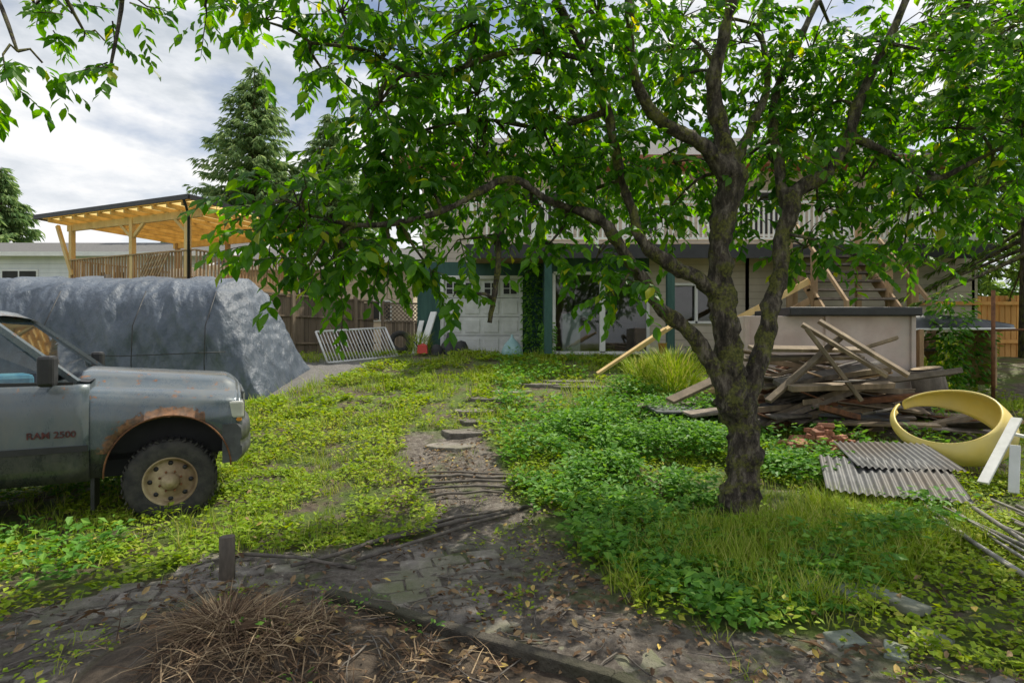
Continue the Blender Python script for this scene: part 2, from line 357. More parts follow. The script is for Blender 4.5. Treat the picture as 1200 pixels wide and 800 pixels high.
x=-1.55+np.cos(a)*r; y=3.1+np.sin(a)*r*.7; O=np.stack([x,y,hfull(x,y)+.01],1); D=np.stack([np.cos(a),np.sin(a),rng.uniform(-.1,.9,n)],1)
A.add(*place(BLADE,O,D,np.stack([-np.cos(a),-np.sin(a),np.ones(n)],1),rng.uniform(.12,.34,n),np.full(n,.006)))
A.obj('dead_straw_clump',M_straw)
A=Acc()
x,y=pts_in(-4,4,2.2,8.5,420); k=(inpoly(x,y,path)|inpoly(x,y,bed))&(rng.random(len(x))<np.clip((vnoise(x,y,1.5,41)-.28)*1.8,0.05,1)); x=x[k];y=y[k]; n=len(x)
a=rng.uniform(0,2*np.pi,n); A.add(*place(LEAF,np.stack([x,y,hfull(x,y)+.02],1),np.stack([np.cos(a),np.sin(a),rng.normal(.1,.3,n)],1),np.stack([rng.normal(0,.5,n),rng.normal(0,.5,n),np.ones(n)],1),.018+.06*rng.random(n)**2))
x,y=pts_in(-5,5,3,7,5); n=len(x); a=rng.uniform(0,2*np.pi,n)
A.add(*place(LEAF,np.stack([x,y,hfull(x,y)+.07],1),np.stack([np.cos(a),np.sin(a),rng.normal(.1,.3,n)],1),np.stack([rng.normal(0,.4,n),rng.normal(0,.4,n),np.ones(n)],1),rng.uniform(.05,.09,n)))
x=np.array([-1.05,-1.25,-2.55,-2.45,-.9,1.6,2.75]);y=np.array([3.25,2.95,3.3,3.42,3.05,3.2,3.6]);n=len(x); a=rng.uniform(0,6.28,n)
A.add(*place(LEAF,np.stack([x,y,hfull(x,y)+.05],1),np.stack([np.cos(a),np.sin(a),np.full(n,.15)],1),np.stack([rng.normal(0,.4,n),rng.normal(0,.4,n),np.ones(n)],1),rng.uniform(.13,.2,n)))
A.obj('leaf_litter',M_litter)
b=B()
for i in range(380):
    x=random.uniform(-3,2.8); y=random.uniform(2.5,6.5)
    if not inpoly(np.array([x]),np.array([y]),path)[0] and not inpoly(np.array([x]),np.array([y]),bed)[0]: continue
    a=random.uniform(0,6.28); L=random.uniform(.06,.38); p=[]
    for t in (0,.33,.66,1): 
        xx=x+math.cos(a)*L*t+random.uniform(-.015,.015); yy=y+math.sin(a)*L*t+random.uniform(-.015,.015); p.append((xx,yy,gz(xx,yy)+.02))
    b.tube(p,[.006,.005,.004,.002],M_darkpipe,5)
b.obj('fallen_twigs')

# ---------------- paved path (half buried pavers)
b=B(); ang=math.radians(18); ca,sa=math.cos(ang),math.sin(ang)
for r in range(-60,60):
    for c in range(-40,40):
        u=c*.265+(r%2)*.13+random.uniform(-.008,.008); v=r*.19+random.uniform(-.006,.006); x=u*ca-v*sa; y=u*sa+v*ca+3.8
        if not(-4.3<x<3.4 and 2.2<y<5.6): continue
        if not inpoly(np.array([x]),np.array([y]),path_pav)[0]: continue
        dep=float(vnoise(x,y,1.0,51))*.7+.3*float(vnoise(x,y,3.5,52))+ (.08 if -.7<x<1.4 else -.08)
        if dep>.68 : continue
        z=gz(x,y)-.016-.035*max(0,dep-.35)/.3+random.uniform(-.006,.006)
        R=Matrix.Rotation(ang+random.uniform(-.06,.06),3,'Z')@Matrix.Rotation(random.uniform(-.05,.05),3,'X')@Matrix.Rotation(random.uniform(-.04,.04),3,'Y')
        b.box((x,y,z),(.255,.18,.06),M_paver,R,.95)
b.obj('paved_path',bevel=.012)
b=B(); k0=G(385,706);k1=G(560,757);k2=G(720,808); k3=(k2[0]+.6,k2[1]-.5); M_edge=pm('dark_edging',(.03,.025,.02),(.12,.105,.08),9,.9,.8,0,(1,1,1),None,.04,grime=(.05,.05,.025))
pts=[k0,((k0[0]+k1[0])/2,(k0[1]+k1[1])/2+.01),k1,k2,k3]
for p,q in zip(pts[:-1],pts[1:]):
    q2=(q[0]-(q[0]-p[0])*.004,q[1]-(q[1]-p[1])*.004); b.beam((p[0],p[1],gz(*p)-.01),(q2[0],q2[1],gz(*q)-.01),.075,.15,M_edge)
b.obj('path_edging',bevel=.012)
b=B()
for i,(px,py,w) in enumerate([(530,522,.75),(545,508,.7),(560,495,.65),(555,482,.7),(575,470,.8),(600,460,.9),(640,452,1.2),(680,455,1.2),(665,448,1.1)]):
    x,y=G(px,py); P=[];n=9
    for j in range(n):
        a=2*math.pi*j/n; rr=1+.15*math.sin(j*3.1+i); P.append((x+math.cos(a)*w/2*rr,y+math.sin(a)*.24*rr))
    z=gz(x,y)+(.025 if i<2 else .045); i0=len(b.v)
    for q in P: b.v.append(Vector((q[0],q[1],z-.14)))
    for q in P: b.v.append(Vector((q[0]*1,q[1],z)))
    b.addf([i0+n+j for j in range(n)],M_paver)
    for j in range(n): b.addf([i0+j,i0+(j+1)%n,i0+n+(j+1)%n,i0+n+j],M_paver)
b.obj('stone_steps',bevel=.015)
b=B(); M_slate=pm('slate',(.13,.155,.13),(.30,.34,.30),6,.8,.4,grime=(.15,.15,.10))
for (px,py,l,w,a) in [(955,690,.40,.24,1.2),(1040,705,.45,.22,2.0),(990,748,.2,.14,.2),(1050,762,.2,.12,1.0),(1090,750,.25,.17,.6),(965,655,.3,.2,.9),(1000,700,.22,.2,1.4)]:
    x,y=G(px,py); b.box((x,y,gz(x,y)+(.05 if py<730 else .0)),(l,w,.05),M_slate,Matrix.Rotation(a,3,'Z')@Matrix.Rotation(.10,3,'X'),.95)
b.obj('stepping_stones',bevel=.01)

# ---------------- main tree
def smoothline(P,sub=5):
    P=[(Vector(p[:3]),p[3]) for p in P]; out=[]
    for i in range(len(P)-1):
        p0,p1,p2,p3=[P[max(0,min(len(P)-1,j))] for j in (i-1,i,i+1,i+2)]
        for s in range(sub):
            t=s/sub; q=.5*((2*p1[0])+(-p0[0]+p2[0])*t+(2*p0[0]-5*p1[0]+4*p2[0]-p3[0])*t*t+(-p0[0]+3*p1[0]-3*p2[0]+p3[0])*t**3)
            out.append((q,p1[1]*(1-t)+p2[1]*t))
    out.append(P[-1]); return out
limbs_px=[
 [(860,628,5.4,.29),(862,602,5.4,.22),(866,560,5.4,.185),(870,515,5.4,.18),(866,475,5.4,.2),(858,440,5.4,.19),(852,400,5.4,.14),(846,350,5.4,.13),(845,300,5.4,.12),(850,250,5.4,.14),(856,205,5.4,.155),(845,170,5.4,.10),(836,120,5.3,.075),(842,60,5.2,.06),(862,-10,5.1,.05),(880,-90,5.0,.035)],
 [(852,205,5.4,.11),(815,165,5.3,.075),(775,142,5.2,.06),(750,110,5.1,.055),(738,60,5.0,.05),(735,-10,4.9,.04),(700,-90,4.7,.03)],
 [(862,470,5.4,.14),(835,425,5.35,.09),(800,385,5.3,.078),(765,350,5.2,.07),(735,300,5.1,.065),(712,268,5.05,.066),(690,252,5.0,.06),(645,235,4.9,.035),(600,210,4.8,.034),(560,225,4.7,.03),(510,250,4.6,.025),(430,264,4.5,.018),(350,250,4.4,.01)],
 [(850,350,5.4,.12),(820,328,5.35,.08),(785,310,5.3,.072),(752,280,5.2,.06),(738,240,5.2,.055),(726,190,5.1,.05),(712,130,5.1,.045),(690,70,5.0,.04),(650,0,4.9,.03)],
 [(872,480,5.4,.14),(888,420,5.45,.10),(905,360,5.5,.095),(915,310,5.5,.088),(922,255,5.5,.095),(930,228,5.5,.10),(965,205,5.55,.075),(990,170,5.6,.065),(1003,125,5.6,.055),(1035,60,5.7,.045),(1070,-20,5.8,.03)],
 [(922,260,5.5,.08),(915,200,5.6,.055),(905,140,5.8,.05),(925,70,6.0,.045),(960,0,6.2,.03)],
 [(995,160,5.6,.05),(1040,180,5.6,.035),(1090,210,5.6,.028),(1140,190,5.5,.02),(1200,160,5.4,.012)],
 [(856,200,5.4,.08),(880,150,5.6,.05),(900,100,5.8,.04),(890,30,6.1,.03)],
 [(600,212,4.8,.03),(585,270,4.8,.02),(582,320,4.8,.024),(574,378,4.8,.018)],
 [(735,-10,4.9,.05),(600,-60,4.4,.045),(450,-70,3.9,.035),(250,-60,3.4,.025),(60,-60,3.1,.015),(-60,-40,2.9,.01)],
 [(690,70,5.0,.035),(600,60,4.8,.028),(500,90,4.7,.022),(430,60,4.6,.016),(360,50,4.5,.01)],
 [(712,130,5.1,.03),(640,150,5.2,.02),(560,140,5.2,.018),(470,160,5.1,.012)],
]
tree=empty('cherry_tree',(at(862,605,5.4).x,5.4,0))
b=B(); nodes=[]
for li,L in enumerate(limbs_px):
    P=[(*at(px,py,Yv),r*(.84 if r>.03 else 1)) for px,py,Yv,r in L]; S=smoothline(P,8)
    pts=[q+Vector((noise.noise(q*2.3),noise.noise(q*2.3+Vector((5,0,0))),0))*min(.05,r*.7) for q,r in S]
    b.tube(pts,[r*(1+.18*noise.noise(q*4+Vector((li,0,0)))) for q,r in S],M_bark,18,.42,6)
    nodes+= [(q,r) for q,r in S if r<.09]
clumps=[
 (310,25,4.5,.40,.25,16),(400,15,4.6,.5,.3,24),(380,85,4.6,.25,.18,8),(470,60,4.8,.5,.35,28),(550,30,4.8,.5,.4,30),(640,60,5.0,.5,.4,30),(700,20,5.2,.5,.4,28),(790,60,5.6,.5,.45,26),(870,50,5.8,.5,.4,24),(950,60,6.0,.55,.45,28),(1040,50,5.9,.6,.45,30),(1130,60,5.6,.6,.5,34),(1200,60,5.4,.6,.5,28),
 (445,120,4.8,.35,.3,18),(440,185,4.8,.35,.3,18),(490,150,4.9,.45,.35,24),(560,110,5.0,.45,.4,26),(560,180,5.0,.45,.25,22),(640,140,5.3,.45,.35,26),(700,190,5.6,.45,.3,24),(780,100,5.9,.45,.35,24),(790,190,6.0,.45,.35,26),(905,190,6.1,.45,.3,20),(960,130,6.1,.5,.4,28),(1040,130,6.0,.55,.4,30),(1120,150,5.8,.55,.45,34),(1200,150,5.6,.5,.5,28),
 (300,245,4.5,.25,.15,12),(350,240,4.5,.32,.17,16),(420,240,4.7,.35,.2,18),(490,215,4.9,.35,.2,20),(320,285,4.4,.24,.13,9),(400,290,4.5,.28,.14,12),(460,300,4.6,.22,.15,8),(500,310,4.7,.15,.15,6),(545,280,4.7,.2,.15,7),(540,345,4.7,.10,.12,3),
 (620,240,5.0,.33,.2,16),(660,200,5.2,.38,.2,18),(700,300,4.9,.2,.18,9),(725,340,4.9,.15,.16,6),(775,255,5.6,.28,.2,12),(405,345,4.6,.08,.1,2),(360,315,4.5,.15,.1,5),(740,210,6.3,.4,.25,18),(600,185,6.2,.45,.3,20),(680,160,6.6,.5,.3,22),(830,235,6.6,.3,.2,12),(560,235,6.0,.35,.18,12),(920,165,6.8,.5,.3,20),(660,255,6.4,.35,.15,10),
 (1010,210,5.7,.42,.3,20),(1080,230,5.7,.42,.3,24),(1060,290,5.7,.3,.18,8),(945,290,5.6,.18,.22,9),(960,250,5.6,.25,.2,12),(1150,230,5.6,.4,.3,20),(1000,300,5.8,.2,.15,6),(880,250,6.0,.25,.2,8),(640,290,5.2,.22,.12,5),(890,120,6.6,.5,.4,26),(700,110,6.4,.5,.4,24),(1000,80,6.8,.6,.5,28),(1020,180,6.8,.5,.35,20),(800,20,6.4,.6,.4,24),
 (40,8,3.1,.22,.10,5),(100,40,3.1,.14,.12,4),(20,60,3.0,.12,.12,3),(130,75,3.2,.07,.08,2),(-10,95,3.0,.10,.14,3),(140,0,3.2,.2,.08,4),(240,8,3.6,.16,.08,4),
 (100,-80,3.2,.5,.2,8),(300,-80,3.8,.6,.35,12),(450,-60,4.2,.6,.4,16),(600,-70,4.8,.7,.4,22),(750,-80,5.2,.7,.5,24),(900,-80,5.4,.7,.5,24),(1050,-90,5.6,.8,.5,24),(1250,-60,5.5,.7,.6,22),(700,-160,4.6,.8,.4,10),(900,-170,5.0,.8,.5,14),(1200,-160,4.8,.9,.5,14),(1300,100,5.2,.6,.6,18),  # clumps centred out of frame, added to cast shade on the foreground
]
A=Acc()
for ci,(px,py,Yv,rx,rz,n) in enumerate(clumps):
    c=at(px,py,Yv+random.uniform(-.3,.3))
    q,r=min(nodes,key=lambda t:(t[0]-c).length+random.random()*.2)
    mid=(q+c)/2+Vector((random.uniform(-.1,.1),random.uniform(-.1,.1),random.uniform(0,.15)))
    S=smoothline([(*q,min(r,.022)),(*mid,.014),(*c,.007)],4); b.tube([s[0] for s in S],[s[1] for s in S],M_bark,6,.2)
    for t in range(int(n*(1.6 if py>0 else 1.0))):
        v=Vector(rdir(1)[0])*random.random()**.45; s0=c+Vector((v.x*rx,v.y*rx*1.3,v.z*rz))
        if s0.y<2.2: continue
        out=(s0-c)*.8/max(rx,.1)+Vector((random.uniform(-.6,.6),random.uniform(-.6,.6),random.uniform(-.55,.25)))
        out.normalize(); L=random.uniform(.2,.42)*(1 if Yv>3.7 else .6); k=random.randint(8,13)
        pts=[s0+out*L*u+Vector((0,0,-.22*L*u*u)) for u in (0,.5,1)]
        if random.random()<.5: b.tube(pts,[.005,.0035,.0015],M_bark,4,caps=False)
        if random.random()<.3: b.tube([c,(c+s0)/2+Vector((0,0,.04)),s0],[.008,.006,.005],M_bark,4,caps=False)
        u=np.linspace(.08,1,k); O=np.array([s0+out*L*uu+Vector((0,0,-.22*L*uu*uu)) for uu in u])
        side=np.cross(np.array(out),[0,0,1.0]); side/=np.linalg.norm(side)+1e-6
        sg=np.where(np.arange(k)%2==0,1,-1)[:,None]
        D=np.array(out)[None]*.55+side[None]*sg*.8+rng.normal(0,.25,(k,3)); D[:,2]-=.4+.4*rng.random(k)
        N=np.stack([rng.normal(0,.45,k),rng.normal(0,.45,k)-.25,np.ones(k)],1)
        S_=rng.uniform(.08,.15,k)*(1 if Yv>3.7 else .62)
        A.add(*place(LEAF,O,D,N,S_,S_*1.08))
b.obj('trunk_and_limbs',tree)
A.obj('leaves',M_leaf,tree)

# ---------------- conifers
def conifer(name,base,H,R,nb,ns,mat,seed,z0=.12,slen=.35,sw=.12,droop=.35,powr=.8):
    rs=np.random.default_rng(seed); e=empty(name,base); b=B(); bx,by,bz=base
    b.tube([(bx,by,bz),(bx,by,bz+H*.5),(bx,by,bz+H*.97)],[R*.07,R*.045,.02],M_bark,8); A=Acc()
    for i in range(nb):
        t=z0+(1-z0)*(i/nb)**.9; L=R*(1-t)**powr*rs.uniform(.6,1.15)+.12; a=rs.uniform(0,2*np.pi)
        dx,dy=math.cos(a),math.sin(a); z=bz+H*t; k=max(6,int(ns*L/R)); u=rs.random(k)**.7
        dr=droop*L*(u**1.3)-.12*L*(u**3)
        O=np.stack([bx+dx*L*u,by+dy*L*u,z-dr],1)
        sgn=rs.choice([-1,1],k); D=np.stack([dx*.6-dy*sgn*.7*rs.random(k),dy*.6+dx*sgn*.7*rs.random(k),-.3-.4*rs.random(k)],1)+rs.normal(0,.15,(k,3))
        N=np.stack([rs.normal(0,.4,k),rs.normal(0,.4,k),np.ones(k)],1)
        s=slen*rs.uniform(.6,1.3,k); A.add(*place(WEED,O,D,N,s,s*sw/.3))
        if i%2==0: b.tube([(bx,by,z),(bx+dx*L*.5,by+dy*L*.5,z-droop*L*.4),(bx+dx*L,by+dy*L,z-droop*L*.85)],[.02+.01*L,.02,.006],M_bark,4,caps=False)
    b.obj('trunk',e); A.obj('needles',mat,e)
conifer('fir_tree',(-15.4,34,1.3),16.8,6.0,560,110,M_fir,1,.1,.5,.12,.22,.75)
conifer('fir_tree.001',(-11.2,35,1.3),14.4,5.4,480,100,M_fir,2,.1,.5,.12,.22,.75)
conifer('fir_tree.002',(-36.8,41,1.3),13.0,4.2,420,80,M_fir,3,.1,.6,.12,.22,.75)
conifer('cedar_tree',(11.6,12.6,1.33),12,4.3,210,170,M_cedar,4,.2,.22,.06,.55,.5)
conifer('cedar_tree.001',(16,20,1.33),16,4.5,260,110,M_cedar,6,.1,.4,.12,.45,.6)
A=Acc()
for i in range(60):
    x=random.uniform(-70,80); y=random.uniform(48,75); h=random.uniform(4,7) if x<-5 else random.uniform(9,15); r=random.uniform(3,5); n=500
    v=rdir(n)*(rng.random(n)**.4)[:,None]; O=np.stack([x+v[:,0]*r,y+v[:,1]*r,1.3+h*.5+v[:,2]*h*.5],1)
    A.add(*place(WEED,O,rdir(n),rdir(n)+np.array([0,0,1]),rng.uniform(.5,1.0,n)))
A.obj('distant_trees',M_fir)

# ---------------- truck
def paintmat():
    m,nt,out=newmat('truck_paint')
    tc=nt.nodes.new('ShaderNodeTexCoord'); s=nt.nodes.new('ShaderNodeSeparateXYZ'); nt.links.new(tc.outputs['Object'],s.inputs[0])
    x,z=s.outputs[0],s.outputs[2]
    col=ramp(nt,noisen(nt,2,5),[(.3,(.075,.10,.125)),(.7,(.13,.165,.19))])
    two=ramp(nt,z,[(.765,(1,1,1)),(.77,(0,0,0))]); col=mixc(nt,two,col,(.035,.04,.046))
    d=math_(nt,'SQRT',math_(nt,'ADD',math_(nt,'MULTIPLY',x,x),math_(nt,'POWER',math_(nt,'SUBTRACT',z,.52),2)))
    nz=noisen(nt,9,8,rough=.75)
    e=math_(nt,'SUBTRACT',math_(nt,'MULTIPLY_ADD',nz,.34,.44),d)
    back=math_(nt,'MULTIPLY',math_(nt,'LESS_THAN',x,.30),math_(nt,'GREATER_THAN',e,.0))
    back=math_(nt,'MULTIPLY',back,math_(nt,'GREATER_THAN',z,.72))
    hoodr=math_(nt,'MULTIPLY',math_(nt,'GREATER_THAN',z,1.20),math_(nt,'GREATER_THAN',nz,.61))
    back=math_(nt,'MAXIMUM',back,hoodr)
    rust=ramp(nt,noisen(nt,22,6),[(.3,(.06,.025,.014)),(.7,(.38,.18,.085))])
    col=mixc(nt,back,col,rust)
    dirt=ramp(nt,noisen(nt,3,9,(1,1,.5),.8),[(.42,(0,0,0)),(.68,(.6,.6,.6))]); col=mixc(nt,dirt,col,(.19,.18,.155))
    r=math_(nt,'MULTIPLY_ADD',dirt,.45,.22); r=math_(nt,'MAXIMUM',r,math_(nt,'MULTIPLY',back,.85))
    p=prin(nt,out,col,r,.25,bumpn(nt,nz,.06,.01)); p.inputs['Coat Weight'].default_value=.4; p.inputs['Coat Roughness'].default_value=.1; return m
M_paint=paintmat()
truck=empty('pickup_truck',(-3.76,6.39,-.06),math.radians(27))
xs=sorted(set([round(v,3) for v in list(np.linspace(-.77,.60,40))+list(np.linspace(-.53,.53,41))]))
def slope(x): return -.10*(x+.77)/1.43
AR=.525
def sec(x):
    zb=.50 if x<0 else .62
    if abs(x)<AR: zb=max(zb,.52+math.sqrt(max(0,AR**2-x*x)))
    s=slope(x); f=1.0
    if x>.32: f=1-.06*((x-.32)/.28)**2
    nose=0
    if x>.45: nose=-.10*((x-.45)/.15)**2
    fl=.025*max(0,1-abs(x)/.75)
    pts=[(.965+fl,zb),(1.0+fl,.8),(1.0+fl,1.0),(.995+fl*.5,1.14),(.975,1.22+s*.5),(.93,1.29+s),(.84,1.33+s),(.68,1.34+s),(.60,1.42+s+nose*.4),(.50,1.465+s+nose*.6),(.25,1.49+s+nose*.8),(0,1.50+s+nose)]
    return [(x,y*f,max(z,zb)) for y,z in pts]
b=B(); P=[]
for x in xs:
    h=sec(x); P.append([(p[0],-p[1],p[2]) for p in h]+[(p[0],p[1],p[2]) for p in h[-2::-1]])
b.grid(P,M_paint)
h=P[-1]
b.grid([h,[(p[0]+.03,p[1]*.97,min(p[2],1.30)-.03) for p in h],[(p[0]+.035,p[1]*.96,min(p[2],1.12)-.03) for p in h]],M_paint)
body=b.obj('front_body',truck,keep=True)
sol=body.modifiers.new('s','SOLIDIFY'); sol.thickness=.018; sol.offset=-1
b=B()
b.box((-.12,0,.93),(1.26,1.3,.66),M_dark); b.box((.55,0,.9),(.14,1.5,.5),M_dark)  # filler boxes coloured dark to stand in for shade inside the wheel arches
b.box((-2.2,0,.55),(4.9,1.3,.22),M_dark); b.box((-1.7,0,.62),(1.8,1.86,.1),M_dark)
b.beam((-.0,-.75,.39),(-.0,.75,.39),.12,.12,M_dark); b.beam((-3.55,-.75,.39),(-3.55,.75,.39),.14,.14,M_dark)
b.obj('chassis',truck,keep=True)
def sidepanel(b,x0,x1,sg,arch=None,top=1.385,n=12,o=0):
    P=[]
    st=list(np.linspace(x0,x1,n)); 
    if arch is not None: st=sorted(set(st+list(np.linspace(arch-.54,arch+.54,31))))
    for x in st:
        zb=.48
        if arch is not None and abs(x-arch)<.54: zb=max(zb,.52+math.sqrt(.54**2-(x-arch)**2))
        P.append([(x,sg*(y+o),max(z,zb)) for y,z in [(.95,zb),(.985,.62),(1.0,.8),(1.0,1.0),(.995,1.14),(.98,1.28),(.955,top-.01),(.93,top)]])
    b.grid(P,M_paint)
for sg in (-1,1):
    b=B(); sidepanel(b,-1.99,-.635,sg,None,1.36,12,.022); o=b.obj('door',truck,keep=True); s=o.modifiers.new('s','SOLIDIFY'); s.thickness=.02; s.offset=0
    b=B(); sidepanel(b,-2.62,-2.0,sg); sidepanel(b,-4.95,-2.68,sg,-3.55,1.42,24); o=b.obj('rear_side',truck,keep=True); s=o.modifiers.new('s','SOLIDIFY'); s.thickness=.03; s.offset=0
b=B()
b.box((-2.70,0,1.1),(.04,1.84,.62),M_paint); b.box((-4.93,0,1.1),(.05,1.84,.62),M_paint); b.box((-3.8,0,.85),(2.2,1.84,.05),M_dark); b.box((-2.64,0,1.15),(.04,1.84,.5),M_paint)
b.obj('bed_panels',truck,keep=True)
b=B()
for sg in (-1,1):
    b.beam((-.74,sg*.9,1.38),(-1.46,sg*.76,2.0),.07,.05,M_paint)
    b.beam((-2.02,sg*.94,1.38),(-2.06,sg*.77,2.0),.09,.05,M_paint)
    b.beam((-2.6,sg*.93,1.38),(-2.6,sg*.76,2.0),.12,.06,M_paint)
    b.beam((-1.45,sg*.76,2.0),(-2.6,sg*.76,2.0),.06,.05,M_paint)
    b.beam((-.76,sg*.94,1.37),(-2.6,sg*.955,1.39),.05,.035,M_black)
R=[]
for x,zz,k in ((-1.40,1.99,1.0),(-1.50,2.045,.98),(-2.0,2.065,.98),(-2.5,2.05,.98),(-2.64,1.98,1)):
    R.append([(x,yy*k,zz-dz) for yy,dz in ((-.80,.06),(-.74,.01),(-.4,-.015),(0,-.02),(.4,-.015),(.74,.01),(.80,.06))])
b.grid(R,M_paint); b.beam((-2.62,-.9,1.42),(-2.62,.9,1.42),.05,.1,M_paint)
b.grid([[( -.66,-.86,1.38),(-.62,0,1.45),(-.66,.86,1.38)],[(-.82,-.88,1.40),(-.80,0,1.44),(-.82,.88,1.40)]],M_black)
b.obj('cab_frame',truck,keep=True)
b=B()
b.poly([(-.79,-.86,1.41),(-.79,.86,1.41),(-1.45,.73,1.99),(-1.45,-.73,1.99)],M_carglass)
for sg in (-1,1):
    b.poly([(-.84,sg*.925,1.39),(-2.0,sg*.935,1.40),(-2.03,sg*.77,1.98),(-1.49,sg*.77,1.98)],M_carglass)
    b.poly([(-2.07,sg*.935,1.40),(-2.58,sg*.93,1.40),(-2.58,sg*.77,1.98),(-2.1,sg*.77,1.98)],M_carglass)
b.obj('windows',truck,keep=True)
M_blue=pm('blue_cloth',(.05,.25,.45),(.25,.5,.6),8,.7,.2)
b=B(); 
for yy in (-.42,.42): b.box((-1.8,yy,1.0),(.5,.55,.2),M_black); b.box((-2.08,yy,1.3),(.16,.52,.7),M_black); b.box((-2.1,yy,1.72),(.1,.28,.18),M_black)
b.box((-1.0,0,1.24),(.3,1.6,.2),M_black); b.box((-1.35,-.6,1.40),(.4,.35,.12),M_blue,Matrix.Rotation(.4,3,'Z')); b.box((-1.6,-.55,1.48),(.22,.3,.12),M_white,Matrix.Rotation(.8,3,'Z'))
b.obj('interior',truck,bevel=.04,keep=True)
b=B()
for sg in (-1,1):
    b.beam((-.64,sg*1.035,.79),(-1.98,sg*1.035,.79),.02,.055,M_black); b.beam((-2.0,sg*1.005,.79),(-2.9,sg*1.005,.79),.02,.055,M_black)
    arc=[(math.cos(t)*(AR+.003),sg*(1.0+.018),.52+math.sin(t)*(AR+.003)) for t in np.linspace(.0,math.pi+.05,26)]
    b.tube(arc,.008,M_rust if sg<0 else M_paint,6)
    b.box((-1.85,sg*1.035,1.2),(.2,.03,.05),M_black)
    b.box((-.62,sg*.82,.38),(.03,.26,.36),M_black)
    b.beam((-.90,sg*.95,1.42),(-.93,sg*1.08,1.45),.05,.06,M_black)
b.obj('trim',truck,keep=True)
b=B()
for sg in (-1,1): b.box((-.91,sg*1.13,1.50),(.12,.2,.27),M_black)
b.obj('mirrors',truck,bevel=.03,keep=True)
M_bump=pm('bumper_paint',(.04,.043,.047),(.12,.125,.13),6,.45,.1,.3)
b=B(); P=[]
for yy in np.linspace(-1.0,1.0,25):
    xf=.74-.11*abs(yy)**3; P.append([(.45,yy,.54),(xf-.05,yy,.55),(xf,yy,.62),(xf,yy,.70),(xf-.015,yy,.71),(xf-.015,yy,.77),(xf,yy,.78),(xf-.01,yy,.88),(xf-.05,yy,.93),(.45,yy,.93)])
b.grid(P,M_bump); b.poly(P[0][::-1],M_bump); b.poly(P[-1],M_bump)
b.obj('front_bumper',truck,keep=True)
M_lens=pm('headlight_lens',(.5,.5,.47),(.75,.75,.72),5,.12,.02,.2); M_amber=pm('amber_lens',(.7,.25,.03),(.8,.35,.05),5,.2,.02); M_chrome=pm('chrome',(.35,.35,.35),(.5,.5,.5),5,.3,.05,.9)
b=B()
for sg in (-1,1):
    b.box((.57,sg*.82,1.07),(.15,.30,.17),M_lens); b.box((.545,sg*.905,.967),(.17,.10,.05),M_amber)
b.obj('headlights',truck,bevel=.02,keep=True)
b=B(); b.box((.63,0,1.06),(.04,1.2,.30),M_black); b.box((.655,0,1.07),(.02,1.16,.05),M_chrome); b.box((.655,0,1.07),(.024,.07,.30),M_chrome)
for sg in (-1,1): b.box((.655,sg*.58,1.06),(.03,.04,.30),M_chrome)
b.box((.65,0,1.21),(.03,1.2,.04),M_paint); b.obj('grille',truck,bevel=.01,keep=True)
M_rim=pm('tan_rim',(.30,.22,.12),(.56,.45,.28),9,.6,.2,.2,grime=(.18,.11,.06))
for wx in (0,-3.55):
    for sg in (-1,1):
        b=B(); ax=(0,sg,0); c=(wx,sg*.84,.40)
        b.lathe([(.22,-.12),(.25,-.13),(.33,-.135),(.375,-.12),(.395,-.09),(.40,-.03),(.40,.03),(.395,.09),(.375,.12),(.33,.135),(.26,.13),(.235,.125),(.225,.11)],c,ax,M_rubber,48)
        for j in range(44):
            a=2*math.pi*j/44
            for off in (-.07,.0,.07):
                R=Matrix.Rotation(-a,3,'Y'); b.box(Vector(c)+Vector((math.sin(a)*.400,off+(.02 if j%2 else -.02),math.cos(a)*.400)),(.036,.055,.014),M_rubber,R)
        b.lathe([(.235,.125),(.225,.13),(.215,.12),(.205,.08),(.19,.06),(.15,.085),(.11,.10),(.085,.10),(.08,.12),(.07,.15),(.045,.16),(.04,.185),(0,.19)],c,ax,M_rim,40)
        for j in range(8):
            a=2*math.pi*j/8; q=Vector(c)+Vector((math.cos(a)*.172,sg*.0715,math.sin(a)*.172)); b.lathe([(0,.012),(.022,.012),(.022,-.01)],q,ax,M_black,10)
            a+=.39; q=Vector(c)+Vector((math.cos(a)*.098,sg*.10,math.sin(a)*.098)); b.lathe([(0,.02),(.011,.02),(.011,-.01)],q,ax,M_rust,6)
        b.obj('wheel',truck,keep=True)
tc_=bpy.data.curves.new('badge','FONT'); tc_.body='RAM 2500'; tc_.size=.082; tc_.extrude=.004; tc_.offset=.001
to=bpy.data.objects.new('badge',tc_); scene.collection.objects.link(to); to.parent=truck; to.location=(-1.08,-1.042,.90); to.rotation_euler=(math.radians(90),0,0); tc_.materials.append(pm('badge_red',(.14,.025,.02),(.02,.012,.012),20,.5,.1))

